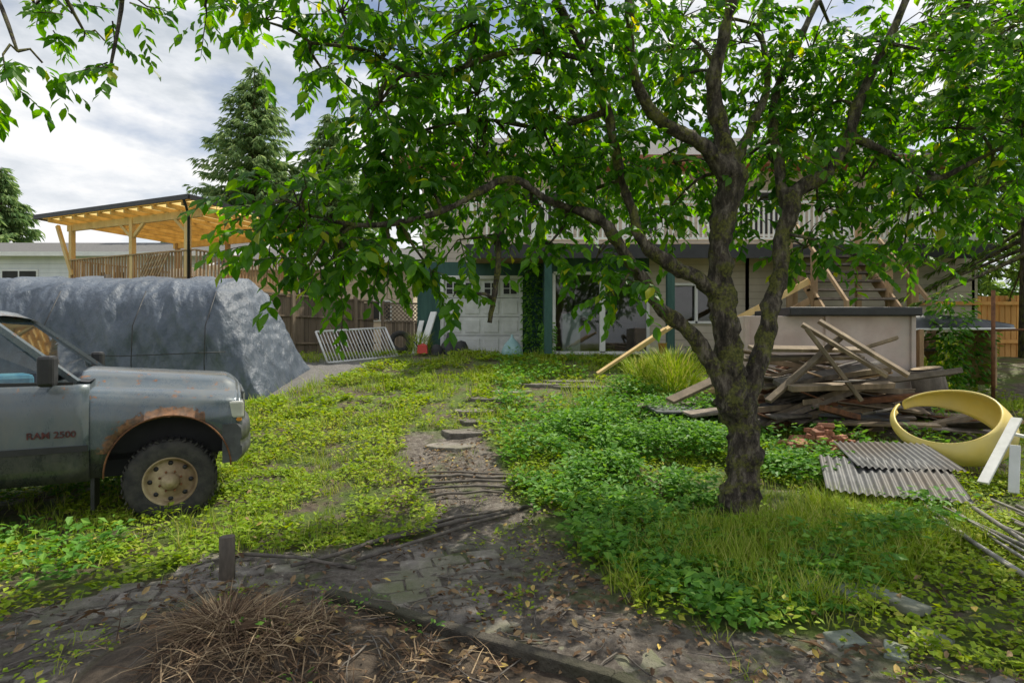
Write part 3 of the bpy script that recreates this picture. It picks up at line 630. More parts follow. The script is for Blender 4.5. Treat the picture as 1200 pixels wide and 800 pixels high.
# ---------------- tarp shelter
m,nt,out=newmat('grey_tarp')
g1=noisen(nt,1.4,6,rough=.65); col=ramp(nt,g1,[(.3,(.055,.075,.105)),(.7,(.12,.145,.185))])
dst=ramp(nt,noisen(nt,5,8,rough=.75),[(.5,(0,0,0)),(.75,(.35,.35,.35))]); col=mixc(nt,dst,col,(.2,.2,.21))
prin(nt,out,col,.42,0,bumpn(nt,noisen(nt,3.0,9,(1,1,.45),.62),.85,.12)); M_tarp=m
def ridge(p): return 1-abs(noise.noise(p))*2.6
P=[]; NX=260; NV=100
for i in range(NX+1):
    e=8.6*(i/NX)**1.25; x0=-4.85-e
    endf=min(1,max(0,e)/1.05)**.72
    row=[]
    for j in range(NV+1):
        t=math.pi*j/NV; cy=-math.cos(t); sz=math.sin(t)
        yy=math.copysign(abs(cy)**.62,cy)*1.3; zz=2.28*endf*abs(sz)**.5
        hoopd=abs(((e+.25)/1.15)%1-.5)*2
        sag=-.07*(1-hoopd**3)
        q=Vector((x0,yy,zz)); es=.6+.4*min(1,e/1.3)
        fold=.05*ridge(Vector((x0*2.2+zz*.9,yy*.8,zz*.55)))+.032*es*ridge(Vector((x0*4.5-zz*1.6,yy*2,zz*1.2+4)))+.06*noise.noise(Vector((x0*1.1,yy,zz*.9)))+.016*ridge(Vector((x0*8+zz*4,yy*3,zz*2.2)))
        lowf=.04*math.sin(x0*9+2*noise.noise(q))*max(0,1-zz/1.1)
        k=sag*es+fold*es+lowf*es
        yy+=cy*k*1.0; zz+=sz*k*.8
        xe=x0+ (k*.6 if e<1.1 else 0)
        row.append((xe,12.35+yy,float(hbase(x0,12.35+yy))+zz-.02))
    P.append(row)
b=B(); b.grid(P,M_tarp); sh=empty('tarp_shelter',(-9,12.35,.6)); b.obj('tarp_cover',sh)
b=B()
for zx in (-5.9,-7.3,-9.0): b.tube([(zx,10.95,.6),(zx,10.90,1.3),(zx,10.94,2.0),(zx+.02,11.32,2.7)],.01,M_black,5)
b.tube([(-5.5,10.92,1.5),(-7.5,10.90,1.42),(-9.5,10.92,1.5)],.009,M_black,5)
b.obj('tie_ropes',sh)
M_turq=pm('turquoise_tarp',(.02,.35,.30),(.06,.5,.42),3,.5,.4)
P=[[(-15.5+5*i/20+.0,14.5+2*j/8,3.0+.18*math.sin(j/8*math.pi)+.04*math.sin(i*1.3)+.08*noise.noise(Vector((i*.4,j*.5,0)))) for j in range(9)] for i in range(21)]
b=B(); b.grid(P,M_turq)
for x in (-15.3,-10.7):
    for y in (14.6,16.4): b.tube([(x,y,1.2),(x,y,3.0)],.03,M_pipe,6)
b.obj('turquoise_tarp_canopy')

# ---------------- fence left
fen=empty('wooden_fence',(-6,17,1.3))
f0=Vector((-9.0,12.6,0)); f2=Vector((-4.68,19.6,0))
d=(f2-f0); Lf=d.length; d.normalize(); nrm=Vector((d.y,-d.x,0)); nb=int(Lf/.15)
R=Matrix.Rotation(math.atan2(d.y,d.x),3,'Z')
b=B()
for i in range(nb):
    p=f0+d*(i+.5)*.15+nrm*random.uniform(-.008,.008); z=gz(p.x,p.y); top=3.02+random.uniform(-.03,.03)
    b.box((p.x,p.y,(z-.05+top)/2),(.140,.022,top-z+.05),M_oldwood,R@Matrix.Rotation(random.uniform(-.012,.012),3,'Y'))
b.obj('boards',fen)
b=B()
for zz,w in ((3.06,.14),(2.45,.06),(1.65,.06)):
    q0=f0+nrm*(.04 if zz<3 else 0); q1=f2+nrm*(.04 if zz<3 else 0); b.beam((q0.x,q0.y,zz),(q1.x,q1.y,zz),w,.05,M_oldwood)
i=0
while i*2.4<Lf:
    p=f0+d*i*2.4+nrm*.09; b.box((p.x,p.y,2.2),(.1,.1,1.95),M_oldwood,R); i+=1
b.obj('rails_and_posts',fen)
b=B(); g0=Vector((-4.45,19.6,0)); W=1.25
for x in (0,W): b.box((g0.x+x,19.6,2.2),(.1,.1,1.8),M_oldwood)
for i in range(9): b.box((g0.x+.1+i*.13,19.62,1.85),(.12,.02,1.0),M_oldwood)
for k in range(-4,11):
    xa=k*.14; 
    for sgn in (1,-1):
        x0=xa; x1=xa+.55
        z0,z1=(2.4,2.95) if sgn>0 else (2.95,2.4)
        a=max(0,x0);c=min(W,x1)
        if c-a<.05: continue
        za=z0+(z1-z0)*(a-x0)/(x1-x0); zc=z0+(z1-z0)*(c-x0)/(x1-x0)
        b.beam((g0.x+a,19.60+.012*sgn,za),(g0.x+c,19.60+.012*sgn,zc),.01,.03,M_oldwood)
b.box((g0.x+W/2,19.6,3.0),(W,.08,.06),M_oldwood); b.box((g0.x+W/2,19.6,2.38),(W,.07,.05),M_oldwood); b.obj('lattice_gate')

# ---------------- covered deck (neighbour)
dk=empty('covered_deck',(-11,18,1.4)); Ad=Vector((-9.5,16.9,0)); u=Vector((-.926,.376,0)); v=Vector((.376,.926,0))
def DP(a,bb,z): p=Ad+u*a+v*bb; return (p.x,p.y,z)
b=B(); fz=3.45; ru=Matrix.Rotation(math.atan2(u.y,u.x),3,'Z')
for i in range(28): b.beam(DP(-.2,.1+i*.14,fz),DP(5.9,.1+i*.14,fz),.13,.03,M_deckwood)
b.beam(DP(-.2,.0,fz-.12),DP(5.9,.0,fz-.12),.05,.22,M_deckwood); b.beam(DP(-.2,.0,fz-.12),DP(-.2,4,fz-.12),.05,.22,M_deckwood)
posts=[(.25,.05),(2.7,.05),(5.7,.05),(.25,3.9),(5.7,3.9),(3,3.9)]
for a,c in posts: b.box(((Ad+u*a+v*c).x,(Ad+u*a+v*c).y,(1.3+5.6)/2),(.14,.14,4.3),M_newwood if c<1 else M_deckwood,ru)
for c in (0.05,3.9): b.beam(DP(-.3,c,5.5),DP(5.9,c,5.5),.09,.22,M_newwood)
for i in range(11): b.beam(DP(-.2+i*.62,-.5,5.68),DP(-.2+i*.62,4.4,5.68),.05,.13,M_newwood)
for i in range(7): b.beam(DP(-.5,-.4+i*.78,5.77),DP(6.35,-.4+i*.78,5.77),.09,.03,M_newwood)
b.beam(DP(5.6,.0,3.9),DP(6.3,-.05,5.6),.09,.12,M_newwood)
for a,s in ((.25,1),(2.7,1),(2.7,-1)): b.beam(DP(a,.05,4.95),DP(a+s*.55,.05,5.42),.07,.09,M_newwood)
b.obj('timber_frame',dk)
m,nt,out=newmat('translucent_amber_panel'); tr=nt.nodes.new('ShaderNodeBsdfTranslucent'); tr.inputs[0].default_value=(.85,.62,.25,1); df=nt.nodes.new('ShaderNodeBsdfDiffuse'); df.inputs[0].default_value=(.6,.45,.22,1); mx=nt.nodes.new('ShaderNodeMixShader'); mx.inputs[0].default_value=.6; nt.links.new(df.outputs[0],mx.inputs[1]); nt.links.new(tr.outputs[0],mx.inputs[2]); nt.links.new(mx.outputs[0],out.inputs[0])
b=B(); b.poly([DP(-.6,-.6,5.80),DP(6.5,-.6,5.80),DP(6.5,4.6,5.80),DP(-.6,4.6,5.80)],m)
b.beam(DP(-.63,-.62,5.80),DP(6.53,-.62,5.80),.05,.14,M_black); b.beam(DP(-.63,-.6,5.80),DP(-.63,4.6,5.80),.05,.14,M_black); b.beam(DP(6.53,-.6,5.80),DP(6.53,4.6,5.80),.05,.14,M_black)
b.tube([DP(-.4,-.6,5.76),DP(-.2,-.35,5.6),DP(.05,-.08,5.4),DP(.05,-.08,3.5)],.04,M_black,8)
b.obj('roof',dk)
b=B()
for (a0,c0,a1,c1) in ((0,0,5.7,0),(-.1,0,-.1,3.9),(5.8,0,5.8,3.9)):
    b.beam(DP(a0,c0,4.42),DP(a1,c1,4.42),.1,.04,M_deckwood); b.beam(DP(a0,c0,3.6),DP(a1,c1,3.6),.05,.07,M_deckwood)
    L=math.hypot(a1-a0,c1-c0); n=int(L/.13)
    for i in range(n): t=(i+.5)/n; b.beam(DP(a0+(a1-a0)*t,c0+(c1-c0)*t,3.6),DP(a0+(a1-a0)*t,c0+(c1-c0)*t,4.4),.04,.04,M_deckwood)
for i in range(8): b.beam(DP(2.3-i*.12,-.1,3.5),DP(1.7-i*.12,-.1,4.4),.02,.05,M_deckwood)
b.obj('railing',dk)
b=B(); b.box(DP(3,2.2,3.85),(1.1,.5,.8),M_white,ru); b.box(DP(1.4,2.8,3.8),(.6,.6,.7),M_deckwood,ru); b.obj('deck_furniture',dk,bevel=.03)

# ---------------- neighbour houses
def simple_house(name,x0,x1,y0,y1,z0,ze,zr,mat,wins=()):
    e=empty(name,((x0+x1)/2,y0,z0)); b=B(); b.box(((x0+x1)/2,(y0+y1)/2,(z0+ze)/2),(x1-x0,y1-y0,ze-z0),mat); 
    b.obj('walls',e)
    b=B(); ym=(y0+y1)/2; o=.5
    for (ya,yb) in ((y0-o,ym),(y1+o,ym)):
        b.poly([(x0-o,ya,ze),(x1+o,ya,ze),(x1+o,yb,zr),(x0-o,yb,zr)],M_roof); b.poly([(x0-o,ya,ze-.12),(x1+o,ya,ze-.12),(x1+o,yb,zr-.12),(x0-o,yb,zr-.12)],M_white)
    for x in (x0-.01,x1+.01): b.poly([(x,y0,ze-.01),(x,y1,ze-.01),(x,ym,zr-.05)],mat)
    b.beam((x0-o,y0-o,ze-.03),(x1+o,y0-o,ze-.03),.06,.18,M_white)
    for x in (x0-o,x1+o): b.beam((x,y0-o,ze-.03),(x,ym,zr-.04),.05,.17,M_white); b.beam((x,y1+o,ze-.03),(x,ym,zr-.04),.05,.17,M_white)
    b.box((x0+1.2,ym+.4,zr+.1),(.25,.25,.7),M_dark)
    b.obj('roof',e)
    b=B()
    for (x,z,w,h) in wins:
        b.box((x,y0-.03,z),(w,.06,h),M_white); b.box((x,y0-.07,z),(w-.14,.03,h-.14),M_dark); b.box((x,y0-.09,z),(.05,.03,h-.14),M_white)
    if wins: b.obj('windows',e)
simple_house('white_house',-30,-12.5,25,35,1.3,5.5,6.9,M_sid_white,[(-21.6,4.35,1.6,1.0),(-17.5,4.3,1.2,1)])
simple_house('tan_house',-12.2,-4.2,24.2,32,1.3,4.8,6.3,M_sid_peach,[(-5.6,3.0,1.0,.9),(-9,3.6,1.4,1)])
# ---------------- main house
H=empty('two_storey_house',(4,17,1.33)); g=1.33
b=B()
def wall(x0,x1,y,z0,z1,mat,t=.15): b.box(((x0+x1)/2,y+t/2,(z0+z1)/2),(x1-x0,t,z1-z0),mat)
wall(-2.75,-1.98,16.5,g-.1,4.0,M_green); wall(.22,.95,16.5,g-.1,4.0,M_green); wall(-1.98,.22,16.5,3.5,4.0,M_green)
b.box((-2.68,20.5,2.6),(.15,7.7,2.8),M_sid_white)
b.box((.95,15.83,2.6),(.14,1.6,2.75),M_green); wall(.88,1.08,15.0,g-.1,4.0,M_green)
wall(1.08,3.62,15.0,3.52,4.0,M_green); wall(3.62,4.1,15.0,g-.1,4.0,M_sid_beige); wall(4.1,5.6,15.0,g-.1,2.2,M_sid_beige); wall(4.1,5.6,15.0,3.2,4.0,M_sid_beige); wall(5.6,12.2,15.0,g-.1,4.0,M_sid_beige)
b.box((12.2,18.5,2.6),(.15,7,2.8),M_sid_beige)
M_room=pm('room_wall',(.30,.29,.27),(.4,.38,.35),2,.9,.05)
b.box((3.6,19,2.6),(5.3,.1,2.7),M_room); b.box((3.6,17,1.32),(5.3,4,.06),M_room); b.box((3.6,17,3.98),(5.3,4,.05),M_room); b.box((6.2,17,2.6),(.1,4,2.7),M_room)
b.obj('ground_floor_walls',H)
b=B(); wall(-2.75,12.2,17.4,4.1,7.0,M_sid_beige)
b.box((-2.68,21,5.55),(.15,7,2.9),M_sid_white); b.box((12.2,21,5.55),(.15,7,2.9),M_sid_beige); b.box((4.7,24.4,4.2),(15,.15,5.7),M_sid_beige)
b.obj('upper_walls',H)
b=B()
b.box((5.45,15.75,3.98+.06),(13.1,3.3,.16),M_deckwood); b.box((5.45,14.08,3.93),(13.2,.06,.34),M_black)
b.obj('balcony_deck',H)
b=B()
for x in np.arange(-1.0,12.1,1.55): b.box((x,14.12,4.62),(.09,.09,1.05),M_white)
b.box((5.5,14.12,5.15),(13.1,.1,.06),M_white); b.box((5.5,14.12,4.25),(13.1,.06,.05),M_white)
for x in np.arange(-1.0,12.0,.125): b.box((x,14.12,4.7),(.04,.04,.88),M_white)
b.obj('balcony_railing',H)
b=B(); 
for x in (.9,3.95,7.0,10.0): b.box((x,14.2,2.65),(.18,.18,2.5),M_green if x<5 else M_deckwood)
b.obj('balcony_posts',H)
b=B(); b.box((-.88,16.56,2.42),(2.2,.06,2.18),M_whitedirty)
for r in range(4):
    for c in range(4):
        x=-.88-1.1+.275+c*.55; z=g+.27+r*.545
        if r<3: b.box((x,16.52,z),(.42,.03,.36),M_whitedirty)
        else:
            b.box((x,16.515,z),(.46,.03,.40),M_whitedirty); b.box((x,16.495,z),(.38,.02,.32),M_dark)
            b.box((x,16.48,z),(.03,.02,.32),M_whitedirty); b.box((x,16.48,z),(.38,.018,.025),M_whitedirty)
for r in range(1,4): b.box((-.88,16.527,g+r*.545-.0),(2.2,.012,.012),M_dark)
for x in (-2.02,.26): b.box((x,16.45,2.4),(.1,.06,2.2),M_whitedirty)
b.box((-.88,16.45,3.55),(2.38,.06,.1),M_whitedirty)
b.obj('garage_door',H,bevel=.008)
b=B()
for x in (1.11,2.35,2.42,3.59): b.box((x,15.03,2.45),(.08,.08,2.1),M_whitedirty)
for z in (1.4,3.5): b.box((2.35,15.03,z),(2.5,.08,.08),M_whitedirty)
b.obj('sliding_door_frame',H,bevel=.006)
b=B(); b.poly([(1.1,15.05,1.42),(3.6,15.05,1.42),(3.6,15.05,3.48),(1.1,15.05,3.48)],M_glass); b.poly([(4.1,15.08,2.2),(5.6,15.08,2.2),(5.6,15.08,3.2),(4.1,15.08,3.2)],M_glass); b.obj('glass',H)
b=B()
for x in (4.13,4.85,5.57): b.box((x,15.0,2.7),(.07,.1,1.06),M_white)
for z in (2.2,3.2): b.box((4.85,15.0,z),(1.6,.1,.07),M_white)
for (x,w) in ((1,1.6),(4,1.2),(7.5,1.8),(10.5,1.2)):
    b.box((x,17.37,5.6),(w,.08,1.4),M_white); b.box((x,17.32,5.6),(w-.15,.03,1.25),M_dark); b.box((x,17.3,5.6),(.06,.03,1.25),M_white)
b.obj('windows',H,bevel=.005)
b=B(); b.box((1.6,15.6,1.9),(.5,.5,1.1),M_white); b.box((2.0,15.8,2.5),(.5,.4,.3),M_white,Matrix.Rotation(.5,3,'Y')); b.box((3.0,16.0,1.8),(.9,.5,.9),M_dark); b.box((1.4,17.8,2.4),(.6,.3,1.9),M_deckwood); b.obj('stored_items',H,bevel=.03)
b=B(); ym=21
b.poly([(-3.5,16.6,7.0),(13,16.6,7.0),(13,ym,9.2),(-3.5,ym,9.2)],M_roof); b.poly([(-3.5,25.3,7.0),(13,25.3,7.0),(13,ym,9.2),(-3.5,ym,9.2)],M_roof)
b.poly([(-3.5,16.6,6.9),(13,16.6,6.9),(13,17.5,6.9),(-3.5,17.5,6.9)],M_redroof); b.box((4.75,16.57,7.0),(16.5,.06,.26),M_redroof)
for x in (-2.7,12.2): b.poly([(x,17.4,6.95),(x,24.5,6.95),(x,ym,9.1)],M_sid_beige)
b.obj('roof',H)
st=empty('exterior_stairs',(7.4,13,1.33)); b=B()
n=11
for i in range(n):
    z=g+.2+i*.225; y=11.6+i*.24; b.box((7.7,y,z),(1.75,.27,.05),M_greywood)
for x in (6.85,8.55): b.beam((x,11.5,g+.02),(x,14.1,g+2.5),.05,.26,M_deckwood); b.beam((x,11.6,g+1.15),(x,14.1,g+3.55),.05,.08,M_deckwood)
for x in (6.85,8.55):
    for y,zt in ((11.6,1.2),(12.9,2.4),(14.05,3.6)): b.box((x,y,g+zt/2),(.11,.11,zt),M_deckwood)
b.beam((5.1,13.0,g+.85),(6.8,13.0,g+1.75),.05,.14,M_newwood); b.beam((5.1,13.0,g+.4),(6.8,13.0,g+1.3),.05,.14,M_deckwood)
b.obj('flight',st)

# ---------------- vines / shrubs
def leafcol(x,y,z0,z1,r,n,size=.09):
    a=rng.uniform(0,6.28,n); rr=r*rng.random(n)**.5; z=rng.uniform(z0,z1,n); rr*= .6+.6*vnoise(z,a,1.5,3)
    O=np.stack([x+np.cos(a)*rr,y+np.sin(a)*rr,z],1); D=np.stack([np.cos(a),np.sin(a),rng.normal(-.4,.4,n)],1); N=np.stack([rng.normal(0,.5,n),rng.normal(0,.5,n)-.5,np.ones(n)],1)
    return place(LEAF,O,D,N,rng.uniform(.6,1.3,n)*size)
A=Acc(); A.add(*leafcol(.62,16.35,1.35,3.9,.3,900,.12)); A.add(*leafcol(.95,14.9,1.35,2.2,.22,260,.11)); A.obj('climbing_vine',M_lush)
A=Acc(); A.add(*leafcol(8.15,10.6,.75,2.6,.35,700,.12)); A.add(*leafcol(8.8,10.9,.9,1.9,.45,450,.12)); A.obj('climbing_vine.001',M_leaf)
A=Acc()
for (x,y,r,h,n) in ((2.95,10.4,.5,1.2,900),(2.5,10.9,.35,.9,450),(-2.6,16.0,.35,.8,400),(9.5,12.5,.8,1.2,900)):
    a=rng.uniform(0,6.28,n); rr=r*rng.random(n)**.5; xx=x+np.cos(a)*rr;yy=y+np.sin(a)*rr
    O=np.stack([xx,yy,hfull(xx,yy)+rng.random(n)*h*.6],1); D=np.stack([np.cos(a)*.9*rng.random(n)+rng.normal(0,.3,n),np.sin(a)*.9*rng.random(n),np.ones(n)],1); A.add(*place(BLADE,O,D,np.stack([-np.cos(a),-np.sin(a),np.full(n,.2)],1),h*rng.uniform(.15,.4,n),np.full(n,.02)))
A.obj('tall_grass_shrub',M_blade)

# ---------------- yard objects
b=B(); c0=at(384,423,14.2); c1=at(466,410,15.4); z0=gz(c0.x,c0.y)
p0=Vector((c0.x,c0.y,z0+.03)); p1=Vector((c1.x,c1.y,z0+.16)); upv=Vector((-.42,.35,.78)); q0=p0+upv; q1=p1+upv
for a_,b_ in ((p0,p1),(q0,q1),(p0,q0),(p1,q1)): b.tube([a_,b_],.028,M_whitedirty,8)
for i in range(1,22):
    t=i/22; b.tube([p0.lerp(p1,t),q0.lerp(q1,t)],.013,M_whitedirty,6)
b.obj('metal_rail_panel')
b=B(); c=at(469,400,18.0); b.lathe([(.2,-.09),(.3,-.1),(.35,-.06),(.36,0),(.35,.06),(.3,.1),(.2,.09),(.19,0),(.2,-.09)],(c.x,c.y,1.33+.36),(.25,-1,.15),M_rubber,28); b.obj('old_tyre')
b=B(); b.beam((-2.55,15.9,1.35),(-2.25,16.4,2.55),.22,.05,M_white); b.beam((-2.75,16.0,1.35),(-2.6,16.42,2.3),.15,.04,M_whitedirty); b.obj('leaning_boards',bevel=.01)
M_red=pm('red_plastic',(.5,.03,.02),(.6,.06,.04),4,.4,.1)
b=B(); b.box((-2.42,15.4,1.33+.16),(.28,.20,.24),M_red,taper=.85); b.tube([(-2.5,15.4,1.58),(-2.42,15.4,1.64),(-2.3,15.4,1.58)],.02,M_red,6); b.tube([(-2.54,15.4,1.56),(-2.66,15.38,1.70)],.018,M_black,6); b.obj('fuel_can',bevel=.03)
b=B(); b.lathe([(0,.62),(.05,.6),(.07,.5),(.1,.42),(.2,.3),(.26,.12),(.27,0)],(-1.75,15.8,1.33),(0,0,1),M_black,16); b.lathe([(0,.4),(.12,.36),(.2,.2),(.2,0)],(-1.4,15.7,1.33),(0,0,1),M_dark,14); b.lathe([(0,.3),(.1,.27),(.16,.12),(.17,0)],(-2.05,15.5,1.33),(0,0,1),M_dark,14); b.obj('garbage_bags')
M_teal=pm('teal_plastic',(.20,.36,.36),(.32,.48,.48),4,.4,.1)
b=B(); b.lathe([(0,.55),(.03,.55),(.035,.48),(.07,.44),(.2,.30),(.27,.14),(.29,.02),(.27,0)],(0,14.8,1.33),(0,0,1),M_teal,20); b.obj('garden_cloche')
b=B(); b.lathe([(.0,.05),(.16,.05),(.2,.32),(.22,.33)],(3.9,14.4,1.33),(0,0,1),M_orange,16); b.obj('plant_pot')
bx=empty('plywood_storage_box',(5.6,10.6,.7)); M_pink=pm('faded_plywood',(.46,.35,.31),(.62,.52,.47),2,.8,.2,0,(1,1,1),None,.01,0,grime=(.45,.39,.35))
b=B(); b.box((5.55,10.6,1.42),(3.0,1.3,1.45),M_pink); 
for x in (4.1,5.5,7.0): b.box((x,9.93,1.42),(.08,.05,1.45),M_pink)
b.obj('box_sides',bx,bevel=.01)
b=B(); b.box((5.95,10.55,2.22),(2.3,1.45,.15),M_black); b.obj('lid',bx,bevel=.02)
b=B(); P=[]
for i in range(25):
    t=i/24; x=7.0+2.7*t; w=.42*math.sin(math.pi*min(1,.12+t*.88))**.6+.02; hh=.34*(1-.75*t**2); row=[]
    for j in range(13):
        a=math.pi*j/12; row.append((x,11.0-math.cos(a)*w,1.92+.02*t+hh*math.sin(a)**.8))
    P.append(row)
M_hull=pm('dark_hull',(.02,.022,.028),(.06,.065,.075),4,.35,.15)
b.grid(P,M_hull); b.tube([P[i][0] for i in range(25)],.025,M_whitedirty,6)
b.box((7.6,11,1.4),(.08,.9,1.05),M_deckwood); b.box((9.0,11,1.4),(.08,.8,1.05),M_deckwood); b.obj('overturned_canoe')
M_log=pm('log_bark',(.06,.05,.04),(.2,.165,.13),9,.9,.7,0,(1,1,.3)); M_cut=pm('cut_wood',(.30,.21,.13),(.48,.37,.23),12,.8,.3)
b=B(); x,y=7.1,9.6; z=gz(x,y); b.tube([(x,y,z-.05),(x-.04,y,z+.35),(x-.12,y,z+.72)],[.27,.25,.25],M_log,16,.12,4,caps=True)
b.lathe([(0,.0),(.22,.0)],(x-.122,y,z+.735),(-.16,-.0,1),M_cut,16); b.obj('cut_log')
b=B()
cx,cy=4.8,8.9
for i in range(150):
    L=random.uniform(.6,2.5); a=random.gauss(.1,.6); x=cx+random.gauss(0,.8); y=cy+random.gauss(0,.38); z=gz(x,y)+.05+.8*random.random()*math.exp(-((x-cx)/1.0)**2)
    tl=random.gauss(0,.16); dv=Vector((math.cos(a),math.sin(a)*.5,tl))*L/2; c=Vector((x,y,z+abs(dv.z)*.5)); b.beam(c-dv,c+dv,random.choice([.09,.14,.19,.3]),random.choice([.02,.03,.05,.08]),random.choice([M_greywood,M_oldwood,M_oldwood,M_deckwood,M_darkpipe,M_rust]),roll=random.uniform(-.4,.4))
for (a_,b_,w) in [((940,380,8.3),(1040,440,7.9),.14),((960,376,8.4),(1065,440,7.8),.12),((785,470,8.0),(870,430,8.6),.16),((880,408,8.3),(1020,410,8.6),.18),((870,420,8.3),(1010,418,8.5),.14),((700,438,9.6),(780,385,10.0),.07),((745,410,10),(790,380,10.3),.1),((1010,470,7.8),(945,385,8.2),.1),((900,470,7.9),(985,395,8.3),.1)]:
    b.beam(at(*a_),at(*b_),w,.05,M_oldwood if a_[0]>790 or a_[0]==785 else M_newwood,roll=.3)
b.obj('scrap_lumber_pile',bevel=.004,segs=1)
b=B(); M_brick=pm('old_brick',(.26,.10,.06),(.48,.23,.14),8,.85,.4,island=.5)
for i in range(110):
    r=random.random(); a=random.uniform(0,6.28); x=4.1+math.cos(a)*.5*r; y=7.5+math.sin(a)*.3*r; b.box((x,y,gz(x,y)+.06+.32*(1-r)*random.random()),(.2,.09,.06),M_brick,Matrix.Rotation(random.uniform(0,3),3,'Z')@Matrix.Rotation(random.gauss(0,.35),3,'X'))
b.obj('brick_pile',bevel=.006,segs=1)
b=B(); M_sheet=pm('dark_roof_sheet',(.05,.052,.06),(.14,.145,.16),4,.45,.2)
for (px,py,l,w,a,mt) in [(800,500,1.0,.5,.1,M_sheet),(835,508,.8,.3,.2,M_greywood),(985,500,1.1,.22,-.2,M_oldwood),(1010,512,1.3,.18,-.3,M_greywood),(930,510,.9,.2,.4,M_darkpipe),(960,498,1.2,.12,-.1,M_greywood),(1040,520,1.2,.2,-.35,M_oldwood),(900,490,1.1,.16,.05,M_oldwood),(870,498,.9,.4,-.15,M_sheet),(1000,485,1.0,.14,.3,M_darkpipe),(1060,545,1.0,.1,-.6,M_darkpipe),(1000,508,1.3,.45,-.35,M_sheet),(780,492,.9,.2,-.1,M_greywood),(930,500,1.4,.3,-.1,M_sheet)]:
    x,y=G(px,py); b.box((x,y,gz(x,y)+random.uniform(.22,.34)),(l,w,.035),mt,Matrix.Rotation(a,3,'Z')@Matrix.Rotation(random.uniform(.02,.14),3,'X')@Matrix.Rotation(random.uniform(-.08,.08),3,'Y'))
b.obj('broken_planks',bevel=.004,segs=1)
b=B()
for (c,rz,rx,L) in ((Vector((3.9,5.9,.30)),-.42,.20,.60),(Vector((4.3,6.4,.36)),-.25,.12,.5)):
    c.z+=gz(c.x,c.y); c.z-=.03; R=Matrix.Rotation(rz,3,'Z')@Matrix.Rotation(rx,3,'X')@Matrix.Rotation(.05,3,'Y'); P=[]
    for i in range(97):
        s=-L+2*L*i/96; P.append([c+R@Vector((s,tt,.014*math.sin(i/96*2*math.pi*16)+.03*math.sin(s*3+tt))) for tt in np.linspace(-.45,.45,8)])
    b.grid(P,M_galv)
b.obj('corrugated_sheet')
M_yel=pm('yellow_plastic',(.78,.58,.12),(.84,.68,.22),3,.4,.08,grime=(.70,.56,.22)); 
b=B(); c=Vector((5.38,7.0,0)); c.z=gz(c.x,c.y)+.46; R=Matrix.Rotation(math.radians(28),3,'X')@Matrix.Rotation(math.radians(-10),3,'Y'); P=[]
for i in range(81):
    a=2*math.pi*i/80*.96+2.2; wf=(0.5+.5*math.cos(a+.35))**1.3; wd=.15+.38*wf; row=[]
    for j in range(13):
        s=j/12; rr=.58+.10*math.sin(math.pi*s)*(wd/.4)-.14*s*wf; zz=(s-.3)*wd
        row.append(c+R@Vector((math.cos(a)*rr,math.sin(a)*rr,zz)))
    P.append(row)
b.grid(P,M_yel); o=b.obj('yellow_slide_section'); s=o.modifiers.new('s','SOLIDIFY'); s.thickness=.022
b=B()
b.beam(at(1152,566,6.0),at(1192,490,6.4),.10,.03,M_whitedirty); b.beam(at(1188,578,5.9),at(1190,522,6.1),.09,.04,M_whitedirty); b.beam(at(1186,508,6.4),at(1240,520,6.2),.12,.03,M_whitedirty); b.beam(at(1225,585,5.8),at(1228,515,6.2),.09,.04,M_white)
b.obj('broken_white_table',bevel=.004,segs=1)
b=B()
for i in range(20):
    x0,y0=3.85+i*.07+random.uniform(-.04,.04),5.2+random.uniform(-.4,.3); x1,y1=x0-.25+random.uniform(-.2,.35),y0-1.8+random.uniform(-.3,.2)
    b.tube([(x0,y0,gz(x0,y0)+.12+.03*(i%3)),((x0+x1)/2+random.uniform(-.02,.02),(y0+y1)/2,gz((x0+x1)/2,(y0+y1)/2)+.09),(x1,y1,gz(x1,y1)+.05+.02*(i%2))],random.choice([.010,.014,.02]),M_pipe,8)
b.obj('pipe_stack')
b=B()
for (p,q,r) in [((480,562),(600,560),.022),((492,570),(622,566),.022),((488,578),(624,572),.018),((500,588),(590,578),.018),((430,640),(622,598),.026),((420,662),(600,606),.02),((345,668),(530,612),.022),((280,655),(420,668),.018),((470,628),(590,600),.02),((495,556),(640,560),.014)]:
    x0,y0=G(*p);x1,y1=G(*q); pts=[]
    off=[random.uniform(-.03,.03) for _ in range(5)]
    for t in range(5): xx=x0+(x1-x0)*t/4+off[t]*.5; yy=y0+(y1-y0)*t/4+off[t]; pts.append((xx,yy,gz(x0+(x1-x0)*t/4,y0+(y1-y0)*t/4)+.035+.02*math.sin(t)))
    b.tube(pts,r*.8,M_darkpipe,8,.2)
b.obj('fallen_poles')
b=B(); x,y=-2.03,4.05; b.tube([(x,y,gz(x,y)-.1),(x+.005,y,gz(x,y)+.15),(x,y,gz(x,y)+.31)],[.055,.05,.048],M_log,10,.15,8); b.obj('stub_post')
b=B()
for i in range(52):
    x=10.6+i*.145; b.box((x,15.2-.012*i,(1.3+2.9)/2),(.138,.02,1.6+random.uniform(-.02,.02)),M_orange)
for z in (1.7,2.7): b.box((14.3,15.14-.25,z),(7.5,.05,.09),M_orange)
b.obj('cedar_fence')
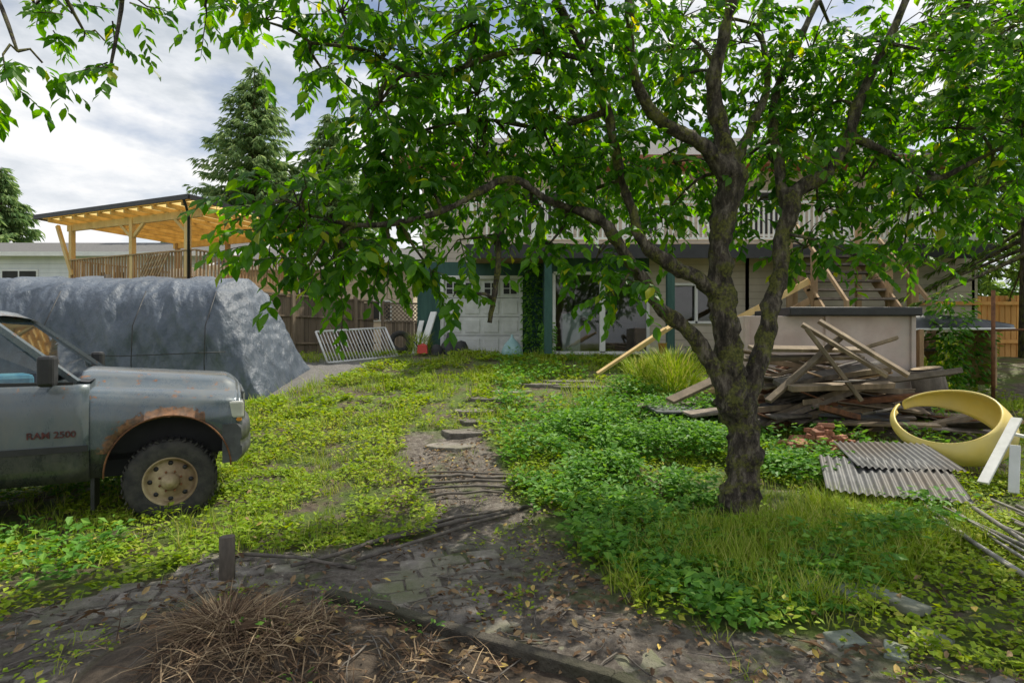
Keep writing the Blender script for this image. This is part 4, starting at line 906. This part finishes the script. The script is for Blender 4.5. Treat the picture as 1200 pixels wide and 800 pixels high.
b=B(); b.tube([(8.46,10,.7),(8.46,10,2.6)],.03,M_rust,8); b.tube([(8.46,10,1.9),(12,10.2,1.95)],.02,M_rust,8); b.obj('rusty_post')

# ---------------- light, world, camera
sdir=Vector((.44,.38,.92)).normalized(); el=math.asin(sdir.z); az=math.atan2(sdir.x,sdir.y)
sl=bpy.data.lights.new('sun','SUN'); sl.energy=5.0; sl.angle=math.radians(.5); sl.color=(1,.94,.80)
so=bpy.data.objects.new('sun',sl); scene.collection.objects.link(so); so.rotation_euler=sdir.to_track_quat('Z','Y').to_euler(); so.location=sdir*40
w=bpy.data.worlds.new('World'); scene.world=w; w.use_nodes=True; nt=w.node_tree; nt.nodes.clear()
out=nt.nodes.new('ShaderNodeOutputWorld'); sky=nt.nodes.new('ShaderNodeTexSky'); sky.sky_type='NISHITA'; sky.sun_disc=False; sky.sun_elevation=el; sky.sun_rotation=az
bg=nt.nodes.new('ShaderNodeBackground'); bg.inputs[1].default_value=.12; nt.links.new(sky.outputs[0],bg.inputs[0])
n1=noisen(nt,1.9,9,(1,1,2.4),.55,'Generated'); n2=noisen(nt,3.1,8,(1,1,2.6),.6,'Generated')
cc=ramp(nt,n2,[(.35,(.56,.61,.67)),(.46,(.80,.83,.87)),(.55,(1,1,1))])
bg2=nt.nodes.new('ShaderNodeBackground'); bg2.inputs[1].default_value=1.05; nt.links.new(cc,bg2.inputs[0])
mx=nt.nodes.new('ShaderNodeMixShader'); f=ramp(nt,n1,[(.40,(.1,.1,.1)),(.52,(1,1,1))]); nt.links.new(f,mx.inputs[0]); nt.links.new(bg.outputs[0],mx.inputs[1]); nt.links.new(bg2.outputs[0],mx.inputs[2]); nt.links.new(mx.outputs[0],out.inputs[0])
cam=bpy.data.cameras.new('camera'); cam.lens=20; cam.sensor_width=36; cam.clip_end=2000; cam.clip_start=.05
co=bpy.data.objects.new('camera',cam); scene.collection.objects.link(co); co.location=(0,0,CAMZ); co.rotation_euler=(math.radians(90),0,0); scene.camera=co
scene.view_settings.view_transform='Standard'; scene.view_settings.look='None'; scene.view_settings.exposure=0
